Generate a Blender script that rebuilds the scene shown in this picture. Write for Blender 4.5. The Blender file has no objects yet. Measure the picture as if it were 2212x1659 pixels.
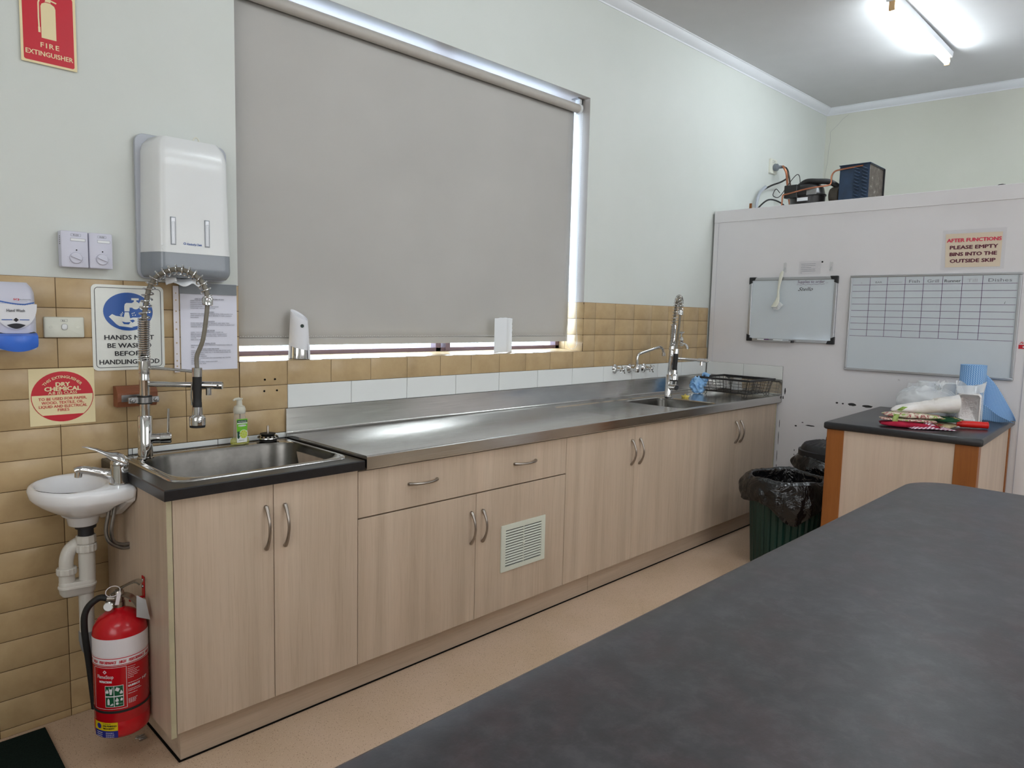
import bpy, bmesh, math, random
from mathutils import Vector, Matrix, noise as mnoise
random.seed(7)
PI = math.pi
sc = bpy.context.scene
COL = sc.collection

# ---------------------------------------------------------------- camera
cam_d = bpy.data.cameras.new('camera')
cam = bpy.data.objects.new('camera', cam_d)
COL.objects.link(cam)
YAW, PITCH, ROLL, FPX = 0.79332, -0.09700, 0.02370, 1529.2
_f = Vector((math.sin(YAW)*math.cos(PITCH), math.cos(YAW)*math.cos(PITCH), math.sin(PITCH)))
_r = Vector((math.cos(YAW), -math.sin(YAW), 0.0))
_u = _r.cross(_f)
_r2 = _r*math.cos(ROLL) + _u*math.sin(ROLL)
_u2 = -_r*math.sin(ROLL) + _u*math.cos(ROLL)
M = Matrix((( _r2.x, _u2.x, -_f.x, -0.74798), (_r2.y, _u2.y, -_f.y, -2.68421),
            (_r2.z, _u2.z, -_f.z, 1.40956), (0, 0, 0, 1)))
cam.matrix_world = M
cam_d.sensor_fit = 'HORIZONTAL'
cam_d.sensor_width = 36.0
cam_d.lens = FPX/2212*36.0
cam_d.clip_start = 0.02
sc.camera = cam

# ---------------------------------------------------------------- world and exposure
w = bpy.data.worlds.new('world'); sc.world = w; w.use_nodes = True
bgn = w.node_tree.nodes['Background']
bgn.inputs[0].default_value = (0.64, 0.80, 1.0, 1)
bgn.inputs[1].default_value = 7.5
sc.view_settings.view_transform = 'Standard'
sc.view_settings.look = 'None'
sc.view_settings.exposure = 0.85
sc.view_settings.gamma = 1.0
sc.view_settings.use_curve_mapping = False
TUBE_STRENGTH = 33.0
TUBE_COLOR = (0.86, 0.95, 1.0)
# fill lights added behind the camera, unseen, for the doors and cold room
def fill_light(name, loc, rot, sx, sy, power, col):
    ld = bpy.data.lights.new(name, 'AREA'); ld.shape = 'RECTANGLE'; ld.size = sx; ld.size_y = sy
    ld.energy = power; ld.color = col
    o = bpy.data.objects.new(name, ld); COL.objects.link(o); o.location = loc; o.rotation_euler = rot
fill_light('fill_light_front', (1.4, -5.28, 1.75), (math.radians(90), 0, 0), 3.2, 1.5, 20, (0.98, 0.98, 1.0))
fill_light('fill_light_left', (-2.68, -3.2, 1.75), (math.radians(90), 0, math.radians(-90)), 2.4, 1.5, 20, (0.98, 0.98, 1.0))

# ---------------------------------------------------------------- materials
def lin(c):
    return tuple(((v/255.0)/12.92 if v <= 10 else ((v/255.0+0.055)/1.055)**2.4) for v in c)
MATS = {}
class NT:
    def __init__(s, name):
        s.m = bpy.data.materials.new(name); s.m.use_nodes = True
        s.t = s.m.node_tree; s.n = s.t.nodes; s.l = s.t.links
        s.b = s.n['Principled BSDF']; MATS[name] = s.m
    def add(s, ty, **kw):
        n = s.n.new(ty)
        for k, v in kw.items():
            if k.startswith('i_'):
                key = k[2:]
                n.inputs[int(key) if key.isdigit() else key].default_value = v
            else: setattr(n, k, v)
        return n
    def coord(s, scale=(1, 1, 1), rot=(0, 0, 0)):
        tc = s.add('ShaderNodeTexCoord'); mp = s.add('ShaderNodeMapping')
        mp.inputs['Scale'].default_value = scale; mp.inputs['Rotation'].default_value = rot
        s.l.new(tc.outputs['Object'], mp.inputs[0]); return mp.outputs[0]
    def noise(s, vec, scale=5, detail=4, rough=0.5, dist=0.0):
        n = s.add('ShaderNodeTexNoise'); n.inputs['Scale'].default_value = scale
        n.inputs['Detail'].default_value = detail; n.inputs['Roughness'].default_value = rough
        n.inputs['Distortion'].default_value = dist
        s.l.new(vec, n.inputs['Vector']); return n.outputs[0]
    def ramp(s, fac, stops, interp='LINEAR'):
        r = s.add('ShaderNodeValToRGB'); cr = r.color_ramp; cr.interpolation = interp
        while len(cr.elements) < len(stops): cr.elements.new(0.5)
        for e, (p, c) in zip(cr.elements, stops):
            e.position = p; e.color = tuple(c)+(1,) if len(c) == 3 else c
        s.l.new(fac, r.inputs[0]); return r.outputs[0]
    def mix(s, fac, a, b, mode='MIX'):
        m = s.add('ShaderNodeMix', data_type='RGBA', blend_type=mode)
        for sock, v in ((m.inputs[0], fac), (m.inputs[6], a), (m.inputs[7], b)):
            if isinstance(v, (int, float)): sock.default_value = v
            elif isinstance(v, tuple): sock.default_value = v+(1,) if len(v) == 3 else v
            else: s.l.new(v, sock)
        return m.outputs[2]
    def bump(s, h, strength=0.2, dist=0.002):
        b = s.add('ShaderNodeBump'); b.inputs['Strength'].default_value = strength
        b.inputs['Distance'].default_value = dist
        s.l.new(h, b.inputs['Height']); s.l.new(b.outputs[0], s.b.inputs['Normal'])
    def base(s, c):
        if isinstance(c, tuple): s.b.inputs['Base Color'].default_value = c+(1,)
        else: s.l.new(c, s.b.inputs['Base Color'])
    def set(s, rough=0.5, metal=0.0, spec=0.5, **kw):
        s.b.inputs['Roughness'].default_value = rough; s.b.inputs['Metallic'].default_value = metal
        s.b.inputs['Specular IOR Level'].default_value = spec
        for k, v in kw.items(): s.b.inputs[k.replace('_', ' ')].default_value = v
        return s

def plain(name, rgb, rough=0.5, metal=0.0, spec=0.5, var=0.04, vscale=6.0, **kw):
    """flat colour with slight natural mottling"""
    t = NT(name); t.set(rough, metal, spec, **kw)
    c = lin(rgb)
    if var > 0:
        n = t.noise(t.coord(), vscale, 3)
        lo = tuple(v*(1-var) for v in c); hi = tuple(min(1, v*(1+var)) for v in c)
        t.base(t.ramp(n, [(0.3, lo), (0.7, hi)]))
    else: t.base(c)
    return t.m

# painted walls and ceiling
t = NT('paint_wall'); t.set(0.55, spec=0.35)
v = t.coord()
t.base(t.ramp(t.noise(v, 1.3, 4, 0.6), [(0.3, lin((208, 212, 206))), (0.7, lin((214, 217, 212)))]))
t.bump(t.noise(v, 90, 4, 0.7), 0.12, 0.002)
t = NT('paint_end_wall'); t.set(0.6, spec=0.3)
v = t.coord()
t.base(t.ramp(t.noise(v, 1.3, 4, 0.6), [(0.3, lin((210, 211, 198))), (0.7, lin((215, 215, 204)))]))
t.bump(t.noise(v, 90, 4, 0.7), 0.12, 0.002)
plain('paint_ceiling', (205, 204, 204), 0.75, spec=0.2, var=0.015)
plain('paint_cornice', (226, 228, 232), 0.5, var=0.01)
plain('paint_reveal', (184, 178, 172), 0.5, var=0.02)
t = NT('paint_cold_room'); t.set(0.42, spec=0.4)
v = t.coord()
base = t.ramp(t.noise(v, 1.6, 4, 0.6), [(0.3, lin((222, 220, 222))), (0.7, lin((229, 227, 229)))])
chips = t.ramp(t.noise(v, 7.0, 2, 0.4), [(0.83, (0, 0, 0)), (0.84, (1, 1, 1))])
t.base(t.mix(chips, base, lin((120, 112, 108))))
t.bump(t.noise(v, 4, 3, 0.5), 0.15, 0.01)

# glazed tan tile
t = NT('tan_tile'); t.set(0.28, spec=0.5)
v = t.coord()
n1 = t.noise(v, 5.0, 5, 0.6, 0.4); n2 = t.noise(v, 22.0, 4, 0.6)
c1 = t.ramp(n1, [(0.30, lin((168, 142, 104))), (0.5, lin((184, 158, 118))), (0.72, lin((194, 168, 128)))])
t.base(t.mix(0.22, c1, t.ramp(n2, [(0.35, lin((166, 138, 98))), (0.7, lin((196, 170, 128)))])))
t.bump(t.noise(v, 14, 2), 0.08, 0.003)
plain('tan_grout', (88, 66, 42), 0.85, spec=0.2, var=0.2, vscale=30)
plain('white_tile', (226, 228, 226), 0.16, var=0.012)
plain('grey_grout', (110, 108, 104), 0.8, spec=0.2, var=0.15, vscale=30)

# timber look laminate, grain up
def wood(name, cols, sc_=(20, 20, 0.8), rough=0.45):
    t = NT(name); t.set(rough, spec=0.4)
    v = t.coord(sc_); v2 = t.coord(tuple(k*0.35 for k in sc_)); v3 = t.coord(tuple(k*7 for k in sc_))
    a = t.noise(v, 1.0, 6, 0.62, 0.25); b = t.noise(v2, 1.0, 3, 0.5, 0.3); c = t.noise(v3, 1.0, 3, 0.6)
    ca = t.ramp(a, [(0.28, cols[0]), (0.5, cols[1]), (0.72, cols[2])])
    cb = t.ramp(b, [(0.3, cols[3]), (0.55, cols[1]), (0.75, cols[4])])
    cc = t.ramp(c, [(0.32, cols[0]), (0.5, cols[2])])
    t.base(t.mix(0.16, t.mix(0.50, ca, cb), cc))
    t.bump(c, 0.05, 0.001)
    return t.m
WC = [lin(c) for c in ((162, 142, 121), (193, 173, 152), (212, 193, 172), (172, 154, 134), (204, 178, 155))]
wood('oak_laminate', WC)
wood('oak_laminate_flat', WC, (0.9, 26, 26))
WC2 = [lin(c) for c in ((176, 156, 138), (196, 177, 158), (210, 192, 174), (182, 162, 146), (202, 178, 162))]
wood('oak_laminate_light', WC2)
TC = [lin(c) for c in ((118, 66, 26), (142, 84, 34), (156, 96, 44), (128, 72, 30), (150, 92, 42))]
wood('stained_timber', TC, (22, 22, 1.2), 0.4)
BC = [lin(c) for c in ((112, 62, 40), (138, 84, 56), (156, 100, 70), (120, 68, 44), (150, 92, 62))]
wood('block_timber', BC, (2, 40, 40), 0.5)
plain('door_edge', (182, 172, 142), 0.5, var=0.08, vscale=20)

# laminates
t = NT('black_laminate'); t.set(0.30, spec=0.5)
t.base(t.ramp(t.noise(t.coord(), 60, 3), [(0.3, lin((24, 22, 24))), (0.7, lin((32, 30, 32)))]))
t = NT('charcoal_laminate'); t.set(0.40, spec=0.5)
v = t.coord()
a = t.noise(v, 20, 7, 0.72, 0.25); b = t.noise(v, 7, 6, 0.66, 0.3)
ca = t.ramp(a, [(0.38, lin((38, 34, 36))), (0.50, lin((52, 47, 50))), (0.62, lin((72, 67, 70)))])
cb = t.ramp(b, [(0.38, lin((64, 44, 46))), (0.50, lin((50, 45, 48))), (0.64, lin((64, 63, 67)))])
t.base(t.mix(0.42, ca, cb)); t.bump(t.noise(v, 240, 2), 0.10, 0.001)
t = NT('small_bench_laminate'); t.set(0.33, spec=0.5)
t.base(t.ramp(t.noise(t.coord(), 40, 3), [(0.3, lin((28, 28, 31))), (0.7, lin((36, 36, 39)))]))

# metals
t = NT('brushed_steel'); t.set(0.24, 1.0)
v = t.coord((3, 90, 90))
t.base(t.ramp(t.noise(t.coord((1.5, 6, 6)), 1.4, 4, 0.6), [(0.3, lin((186, 184, 181))), (0.7, lin((206, 205, 202)))]))
r = t.ramp(t.noise(v, 2, 3), [(0.3, (0.15,)*3), (0.7, (0.23,)*3)]); t.l.new(r, t.b.inputs['Roughness'])
t.bump(t.noise(t.coord((0.8, 3, 3)), 2, 2), 0.03, 0.004)
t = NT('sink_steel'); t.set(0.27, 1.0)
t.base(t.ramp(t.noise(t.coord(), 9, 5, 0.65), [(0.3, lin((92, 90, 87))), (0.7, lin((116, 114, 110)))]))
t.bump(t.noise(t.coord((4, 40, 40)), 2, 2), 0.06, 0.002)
plain('bright_steel', (190, 189, 186), 0.14, 1.0, var=0.03)
plain('chrome', (212, 212, 212), 0.06, 1.0, var=0.02)
plain('satin_nickel', (164, 156, 148), 0.28, 1.0, var=0.03)
plain('aluminium', (186, 188, 192), 0.34, 1.0, var=0.03)
plain('galvanised', (150, 150, 150), 0.38, 1.0, var=0.12, vscale=40)
plain('copper', (186, 124, 96), 0.3, 1.0, var=0.15, vscale=20)
plain('window_frame_paint', (96, 74, 78), 0.5)
# plastics, papers, paints
plain('white_plastic', (226, 228, 228), 0.22, var=0.01)
plain('white_matt', (226, 226, 230), 0.5, var=0.01)
plain('cream_plastic', (218, 218, 204), 0.3, var=0.01)
plain('lavender_plastic', (206, 206, 220), 0.3, var=0.01)
plain('vent_plastic', (214, 218, 204), 0.4, var=0.01)
plain('grey_plastic', (140, 146, 153), 0.22, var=0.02)
plain('light_grey_plastic', (172, 176, 184), 0.3, var=0.02)
plain('blue_plastic', (60, 112, 212), 0.3, var=0.02)
plain('black_plastic', (22, 22, 26), 0.4, var=0.05)
plain('dark_plastic', (34, 34, 38), 0.5, var=0.1)
plain('black_rubber', (26, 25, 25), 0.6, var=0.1)
plain('pvc_white', (208, 204, 196), 0.35, var=0.05, vscale=9)
plain('pvc_grey', (134, 136, 138), 0.4, var=0.05)
plain('ceramic', (234, 234, 236), 0.07, var=0.008)
plain('red_paint', (186, 16, 28), 0.22, var=0.03)
plain('red_plastic', (214, 28, 22), 0.3, var=0.02)
plain('sign_red', (196, 18, 40), 0.4, var=0.01)
plain('sign_cream', (232, 216, 170), 0.45, var=0.01)
plain('sign_white', (232, 234, 228), 0.35, var=0.01)
plain('sign_blue', (24, 84, 164), 0.35, var=0.02)
plain('ink_black', (24, 24, 32), 0.5, var=0)
plain('ink_grey', (120, 120, 130), 0.6, var=0)
plain('ink_soft', (150, 152, 160), 0.6, var=0)
plain('ink_purple', (86, 40, 96), 0.5, var=0)
plain('ink_maroon', (96, 28, 52), 0.5, var=0)
plain('ink_pink', (212, 58, 84), 0.5, var=0)
plain('crack_line', (186, 186, 180), 0.7, var=0)
plain('ink_faint', (176, 176, 186), 0.5, var=0)
plain('label_white', (226, 220, 224), 0.4, var=0.01)
plain('label_green', (14, 84, 52), 0.4, var=0.01)
plain('label_yellow', (216, 190, 20), 0.4, var=0.01)
plain('label_blue', (40, 44, 130), 0.4, var=0.01)
plain('lime_green', (112, 190, 40), 0.35, var=0.03)
plain('lime_yellow', (190, 204, 60), 0.35, var=0.06, vscale=60)
plain('dark_green', (16, 70, 44), 0.4, var=0.02)
plain('paper', (226, 226, 236), 0.55, var=0.01)
plain('paper_white', (236, 238, 240), 0.7, var=0.01)
plain('paper_beige', (222, 206, 184), 0.6, var=0.01)
plain('tape_grey', (116, 122, 128), 0.32, var=0.06, vscale=20)
plain('board_white', (206, 214, 220), 0.10, var=0.01)
plain('yellow_rubber', (214, 192, 90), 0.5, var=0.05)
plain('mat_green', (22, 34, 30), 0.95, spec=0.1, var=0.3, vscale=200)
plain('green_bin', (12, 50, 42), 0.42, var=0.08)
plain('coil_blue', (34, 54, 78), 0.5, var=0.25, vscale=20)
plain('compressor_black', (30, 28, 28), 0.3, var=0.25, vscale=20)
plain('greasy_brown', (70, 62, 52), 0.5, var=0.3, vscale=25)
plain('blind_tube', (176, 170, 162), 0.5, var=0.02)
plain('brick_outside', (150, 80, 60), 0.9, var=0.2, vscale=8)
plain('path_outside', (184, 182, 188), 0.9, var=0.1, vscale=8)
plain('hose_clear', (122, 116, 104), 0.25, var=0.05)
plain('dark_hole', (18, 16, 14), 0.9, spec=0.1, var=0)

t = NT('condenser_fins'); t.set(0.6, 0.4)
v = t.coord((1, 300, 1))
t.base(t.ramp(t.noise(t.coord(), 22, 6, 0.75), [(0.42, lin((86, 78, 70))), (0.6, lin((110, 102, 94))), (0.68, lin((198, 194, 188)))]))
t.bump(t.noise(v, 2, 1), 0.4, 0.003)

# blind cloth, thin woven, only a little light through
t = NT('blind_cloth'); t.set(0.75, spec=0.2)
v = t.coord((1, 1, 1))
t.base(t.ramp(t.noise(v, 1.6, 3), [(0.3, lin((176, 173, 168))), (0.7, lin((184, 181, 176)))]))
t.bump(t.noise(v, 700, 1), 0.1, 0.0005)

# speckled vinyl floor
t = NT('vinyl_floor'); t.set(0.5, spec=0.35)
v = t.coord()
b0 = t.ramp(t.noise(v, 3, 4), [(0.3, lin((196, 170, 142))), (0.7, lin((208, 182, 158)))])
v1 = t.add('ShaderNodeTexVoronoi', feature='F1'); v1.inputs['Scale'].default_value = 200; t.l.new(v, v1.inputs['Vector'])
d1 = t.ramp(v1.outputs['Distance'], [(0.20, (1, 1, 1)), (0.30, (0, 0, 0))])
sel = t.ramp(v1.outputs['Color'], [(0.22, lin((112, 84, 62))), (0.36, lin((160, 130, 104))), (0.5, lin((204, 176, 148))), (0.75, lin((222, 198, 174)))])
t.base(t.mix(d1, b0, sel))
t.bump(t.noise(v, 60, 3), 0.08, 0.001)

# thin see-through plastics and glass
def thin(name, rgb, opacity, rough=0.1):
    t = NT(name); t.set(rough); t.base(lin(rgb))
    tr = t.add('ShaderNodeBsdfTransparent'); mx = t.add('ShaderNodeMixShader')
    fr = t.add('ShaderNodeLayerWeight'); fr.inputs[0].default_value = 0.06
    ad = t.add('ShaderNodeMath', operation='ADD'); ad.use_clamp = True
    ad.inputs[1].default_value = opacity; t.l.new(fr.outputs[0], ad.inputs[0])
    t.l.new(ad.outputs[0], mx.inputs[0]); t.l.new(tr.outputs[0], mx.inputs[1]); t.l.new(t.b.outputs[0], mx.inputs[2])
    t.l.new(mx.outputs[0], t.n['Material Output'].inputs[0]); return t.m
thin('window_glass', (240, 245, 250), 0.02, 0.02)
thin('clear_sleeve', (228, 228, 240), 0.04, 0.08)
thin('clear_plastic', (225, 228, 230), 0.16, 0.08)
thin('bag_plastic', (238, 240, 242), 0.55, 0.3)
thin('soap_liquid', (206, 206, 70), 0.45, 0.08)
thin('frosted_plastic', (230, 228, 214), 0.72, 0.3)
thin('wrap_plastic', (214, 210, 206), 0.45, 0.15)

t = NT('bin_liner'); t.set(0.20, spec=0.6)
v = t.coord((1, 1, 1)); t.base(lin((14, 14, 16)))
t.bump(t.noise(v, 9, 3, 0.55, 1.6), 0.55, 0.03)
t = NT('blue_wipe'); t.set(0.8, spec=0.2)
v = t.coord(); t.base(t.ramp(t.noise(v, 30, 3), [(0.35, lin((130, 178, 226))), (0.65, lin((160, 200, 238)))]))
t.bump(t.noise(v, 160, 3, 0.6), 0.5, 0.002)
# printed chevron stripes on the wipe roll (uses UV laid by the mesh)
t = NT('blue_wave_wipe'); t.set(0.7, spec=0.2)
uv = t.add('ShaderNodeUVMap'); uv.uv_map = 'UVMap'
sx = t.add('ShaderNodeSeparateXYZ'); t.l.new(uv.outputs[0], sx.inputs[0])
def mth(op, a, b=None):
    n = t.add('ShaderNodeMath', operation=op)
    for i, q in enumerate((a, b)):
        if q is None: continue
        if isinstance(q, (int, float)): n.inputs[i].default_value = q
        else: t.l.new(q, n.inputs[i])
    return n.outputs[0]
zig = mth('PINGPONG', sx.outputs['Y'], 0.006)
ux = mth('ADD', sx.outputs['X'], mth('MULTIPLY', zig, 0.9))
st = mth('FRACT', mth('DIVIDE', ux, 0.0115))
t.base(t.ramp(st, [(0.0, lin((104, 152, 208))), (0.60, lin((112, 160, 214))), (0.66, lin((176, 208, 238))), (0.94, lin((176, 208, 238))), (1.0, lin((104, 152, 208)))]))
t = NT('foil'); t.set(0.3, 0.75); v = t.coord()
t.base(lin((214, 210, 208))); t.bump(t.noise(v, 60, 4, 0.7), 0.7, 0.004)
t = NT('stripe_cloth'); t.set(0.85, spec=0.1)
wv = t.add('ShaderNodeTexWave', wave_type='BANDS', bands_direction='Y'); wv.inputs['Scale'].default_value = 26
t.l.new(t.coord((1, 1, 1), (0, 0, 0.3)), wv.inputs['Vector'])
t.base(t.ramp(wv.outputs['Color'], [(0.42, lin((158, 96, 120))), (0.58, lin((226, 216, 222)))]))
def cloth(name, stops, scale=30, bump=0.4):
    t = NT(name); t.set(0.9, spec=0.1); v = t.coord()
    t.base(t.ramp(t.noise(v, scale, 3, 0.5, 0.6), stops)); t.bump(t.noise(v, 60, 3), bump, 0.003)
cloth('red_cloth', [(0.4, lin((150, 30, 52))), (0.62, lin((178, 44, 68)))], 12)
cloth('holly_cloth', [(0.42, lin((222, 214, 196))), (0.47, lin((150, 40, 50))), (0.56, lin((224, 214, 198))), (0.62, lin((150, 166, 96)))], 34)
cloth('green_cloth', [(0.45, lin((34, 74, 50))), (0.60, lin((50, 92, 62))), (0.66, lin((206, 190, 130)))], 30)
cloth('cream_cloth', [(0.35, lin((224, 218, 212))), (0.65, lin((236, 232, 230)))], 8)
cloth('linen_cloth', [(0.42, lin((190, 176, 140))), (0.55, lin((176, 160, 124))), (0.64, lin((160, 70, 60)))], 26)
cloth('lime_cloth', [(0.4, lin((128, 160, 72))), (0.6, lin((176, 196, 120)))], 60)
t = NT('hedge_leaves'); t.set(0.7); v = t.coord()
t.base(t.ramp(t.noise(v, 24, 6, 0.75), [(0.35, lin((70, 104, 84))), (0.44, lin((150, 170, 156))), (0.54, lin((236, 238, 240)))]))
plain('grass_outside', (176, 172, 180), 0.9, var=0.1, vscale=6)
t = NT('tube_glow'); t.set(0.5)
t.b.inputs['Emission Color'].default_value = TUBE_COLOR+(1,); t.b.inputs['Emission Strength'].default_value = TUBE_STRENGTH
plain('batten_enamel', (222, 224, 228), 0.35, var=0.01)
plain('tube_holder', (214, 178, 130), 0.4, var=0.05)

# ---------------------------------------------------------------- mesh helpers
WORG = {}
def tag(o, label=None, cat=None, group=None, kind=None):
    if label: o['label'] = label
    if cat: o['category'] = cat
    if group: o['group'] = group
    if kind: o['kind'] = kind
    return o
def thing(name, label, cat, loc, group=None, kind=None, rot=None):
    o = bpy.data.objects.new(name, None); COL.objects.link(o)
    o.empty_display_size = 0.05; o.location = loc
    if rot: o.rotation_euler = rot
    tag(o, label, cat, group, kind)
    WORG[o.name] = Vector((0, 0, 0)) if rot is not None else Vector(loc)
    return o

class MB:
    def __init__(s, *mats):
        s.v = []; s.f = []; s.mi = []; s.sm = []; s.mats = list(mats) or ['white_plastic']; s.uv = None
        s.X = Matrix.Identity(4)
    def m(s, name):
        if name not in s.mats: s.mats.append(name)
        return s.mats.index(name)
    def vert(s, p):
        s.v.append(tuple(s.X @ Vector(p))); return len(s.v)-1
    def face(s, idx, mi=0, sm=False):
        s.f.append(tuple(idx)); s.mi.append(mi if isinstance(mi, int) else s.m(mi)); s.sm.append(sm)
    def poly(s, pts, mi=0):
        s.face([s.vert(p) for p in pts], mi)
    def box(s, x0, x1, y0, y1, z0, z1, mi=0):
        if x1 < x0: x0, x1 = x1, x0
        if y1 < y0: y0, y1 = y1, y0
        if z1 < z0: z0, z1 = z1, z0
        i = [s.vert(p) for p in ((x0, y0, z0), (x1, y0, z0), (x1, y1, z0), (x0, y1, z0), (x0, y0, z1), (x1, y0, z1), (x1, y1, z1), (x0, y1, z1))]
        for q in ((0, 3, 2, 1), (4, 5, 6, 7), (0, 1, 5, 4), (1, 2, 6, 5), (2, 3, 7, 6), (3, 0, 4, 7)):
            s.face([i[k] for k in q], mi)
        return s
    def loft(s, loops, mi=0, sm=True, cap0=False, cap1=False, closed=True):
        L = [[s.vert(p) for p in lp] for lp in loops]; n = len(L[0])
        for a, b in zip(L[:-1], L[1:]):
            for k in range(n if closed else n-1):
                k2 = (k+1) % n
                s.face((a[k], a[k2], b[k2], b[k]), mi, sm)
        if cap0: s.face(tuple(reversed(L[0])), mi, False)
        if cap1: s.face(tuple(L[-1]), mi, False)
        return s
    def lathe(s, prof, c=(0, 0, 0), axis=(0, 0, 1), n=32, mi=0, cap0=True, cap1=True):
        a = Vector(axis).normalized(); h = Vector((0, 0, 1)) if abs(a.z) < 0.9 else Vector((1, 0, 0))
        e1 = a.cross(h).normalized(); e2 = a.cross(e1); c = Vector(c)
        loops = [[c+a*z+(e1*math.cos(2*PI*k/n)+e2*math.sin(2*PI*k/n))*max(r, 1e-5) for k in range(n)] for r, z in prof]
        return s.loft(loops, mi, True, cap0, cap1)
    def cyl(s, p0, p1, r, n=20, mi=0, r1=None):
        p0 = Vector(p0); p1 = Vector(p1); d = p1-p0
        return s.lathe([(r, 0), (r if r1 is None else r1, d.length)], p0, d, n, mi)
    def tube(s, pts, r, n=10, mi=0, cap=True):
        P = [Vector(p) for p in pts]; R = r if isinstance(r, (list, tuple)) else [r]*len(P)
        T = []
        for i in range(len(P)):
            d = P[min(i+1, len(P)-1)]-P[max(i-1, 0)]; T.append(d.normalized() if d.length else Vector((0, 0, 1)))
        h = Vector((0, 0, 1)) if abs(T[0].z) < 0.9 else Vector((1, 0, 0))
        e1 = T[0].cross(h).normalized(); loops = []
        for i, (p, t_) in enumerate(zip(P, T)):
            e1 = (e1-t_*e1.dot(t_)).normalized(); e2 = t_.cross(e1)
            loops.append([p+(e1*math.cos(2*PI*k/n)+e2*math.sin(2*PI*k/n))*R[i] for k in range(n)])
        return s.loft(loops, mi, True, cap, cap)
    def grid(s, fn, nu, nv, mi=0, sm=True, uvf=None):
        I = [[s.vert(fn(i/nu, j/nv)) for j in range(nv+1)] for i in range(nu+1)]
        for i in range(nu):
            for j in range(nv):
                s.face((I[i][j], I[i+1][j], I[i+1][j+1], I[i][j+1]), mi, sm)
        if uvf: s.uv = (s.uv or {}); [s.uv.__setitem__(I[i][j], uvf(i/nu, j/nv)) for i in range(nu+1) for j in range(nv+1)]
        return s
    def build(s, name, parent=None, origin=None, bevel=0, seg=2, angle=38, solid=0, subsurf=0, label=None, off=1):
        org = Vector((0, 0, 0))
        if parent is not None: org = WORG[parent.name]
        elif origin is not None: org = Vector(origin)
        me = bpy.data.meshes.new(name)
        me.from_pydata([tuple(Vector(v)-org) for v in s.v], [], s.f)
        for mn in s.mats: me.materials.append(MATS[mn])
        me.polygons.foreach_set('material_index', s.mi)
        me.polygons.foreach_set('use_smooth', s.sm)
        if s.uv:
            ul = me.uv_layers.new(name='UVMap')
            for lp in me.loops: ul.data[lp.index].uv = s.uv.get(lp.vertex_index, (0, 0))
        bm = bmesh.new(); bm.from_mesh(me)
        bmesh.ops.recalc_face_normals(bm, faces=bm.faces); bm.to_mesh(me); bm.free()
        if any(s.sm): me.set_sharp_from_angle(angle=math.radians(angle))
        o = bpy.data.objects.new(name, me); COL.objects.link(o)
        if parent is not None: o.parent = parent
        else: o.location = org
        WORG[o.name] = org
        if solid:
            md = o.modifiers.new('thick', 'SOLIDIFY'); md.thickness = solid; md.offset = off
        if bevel:
            md = o.modifiers.new('bevel', 'BEVEL'); md.width = bevel; md.segments = seg; md.limit_method = 'ANGLE'; md.angle_limit = math.radians(40)
        if subsurf:
            md = o.modifiers.new('sub', 'SUBSURF'); md.levels = subsurf; md.render_levels = subsurf
        if label: o['label'] = label
        return o
def struct(name, mb, **kw):
    o = mb.build(name, **kw); o['kind'] = 'structure'; return o
def single(name, mb, label, cat, origin, group=None, kind=None, **kw):
    o = mb.build(name, origin=origin, **kw); return tag(o, label, cat, group, kind)

def rrect(x0, x1, y0, y1, r, z, n=6):
    out = []
    for cx, cy, a0 in ((x1-r, y1-r, 0), (x0+r, y1-r, PI/2), (x0+r, y0+r, PI), (x1-r, y0+r, 1.5*PI)):
        for k in range(n+1):
            a = a0+k/n*PI/2; out.append((cx+r*math.cos(a), cy+r*math.sin(a), z))
    return out
def spline(pts, n=8):
    P = [Vector(p) for p in pts]; out = []
    for i in range(len(P)-1):
        p0, p1, p2, p3 = P[max(i-1, 0)], P[i], P[i+1], P[min(i+2, len(P)-1)]
        for k in range(n):
            u = k/n
            out.append(0.5*((2*p1)+(-p0+p2)*u+(2*p0-5*p1+4*p2-p3)*u*u+(-p0+3*p1-3*p2+p3)*u**3))
    out.append(P[-1]); return out

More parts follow.
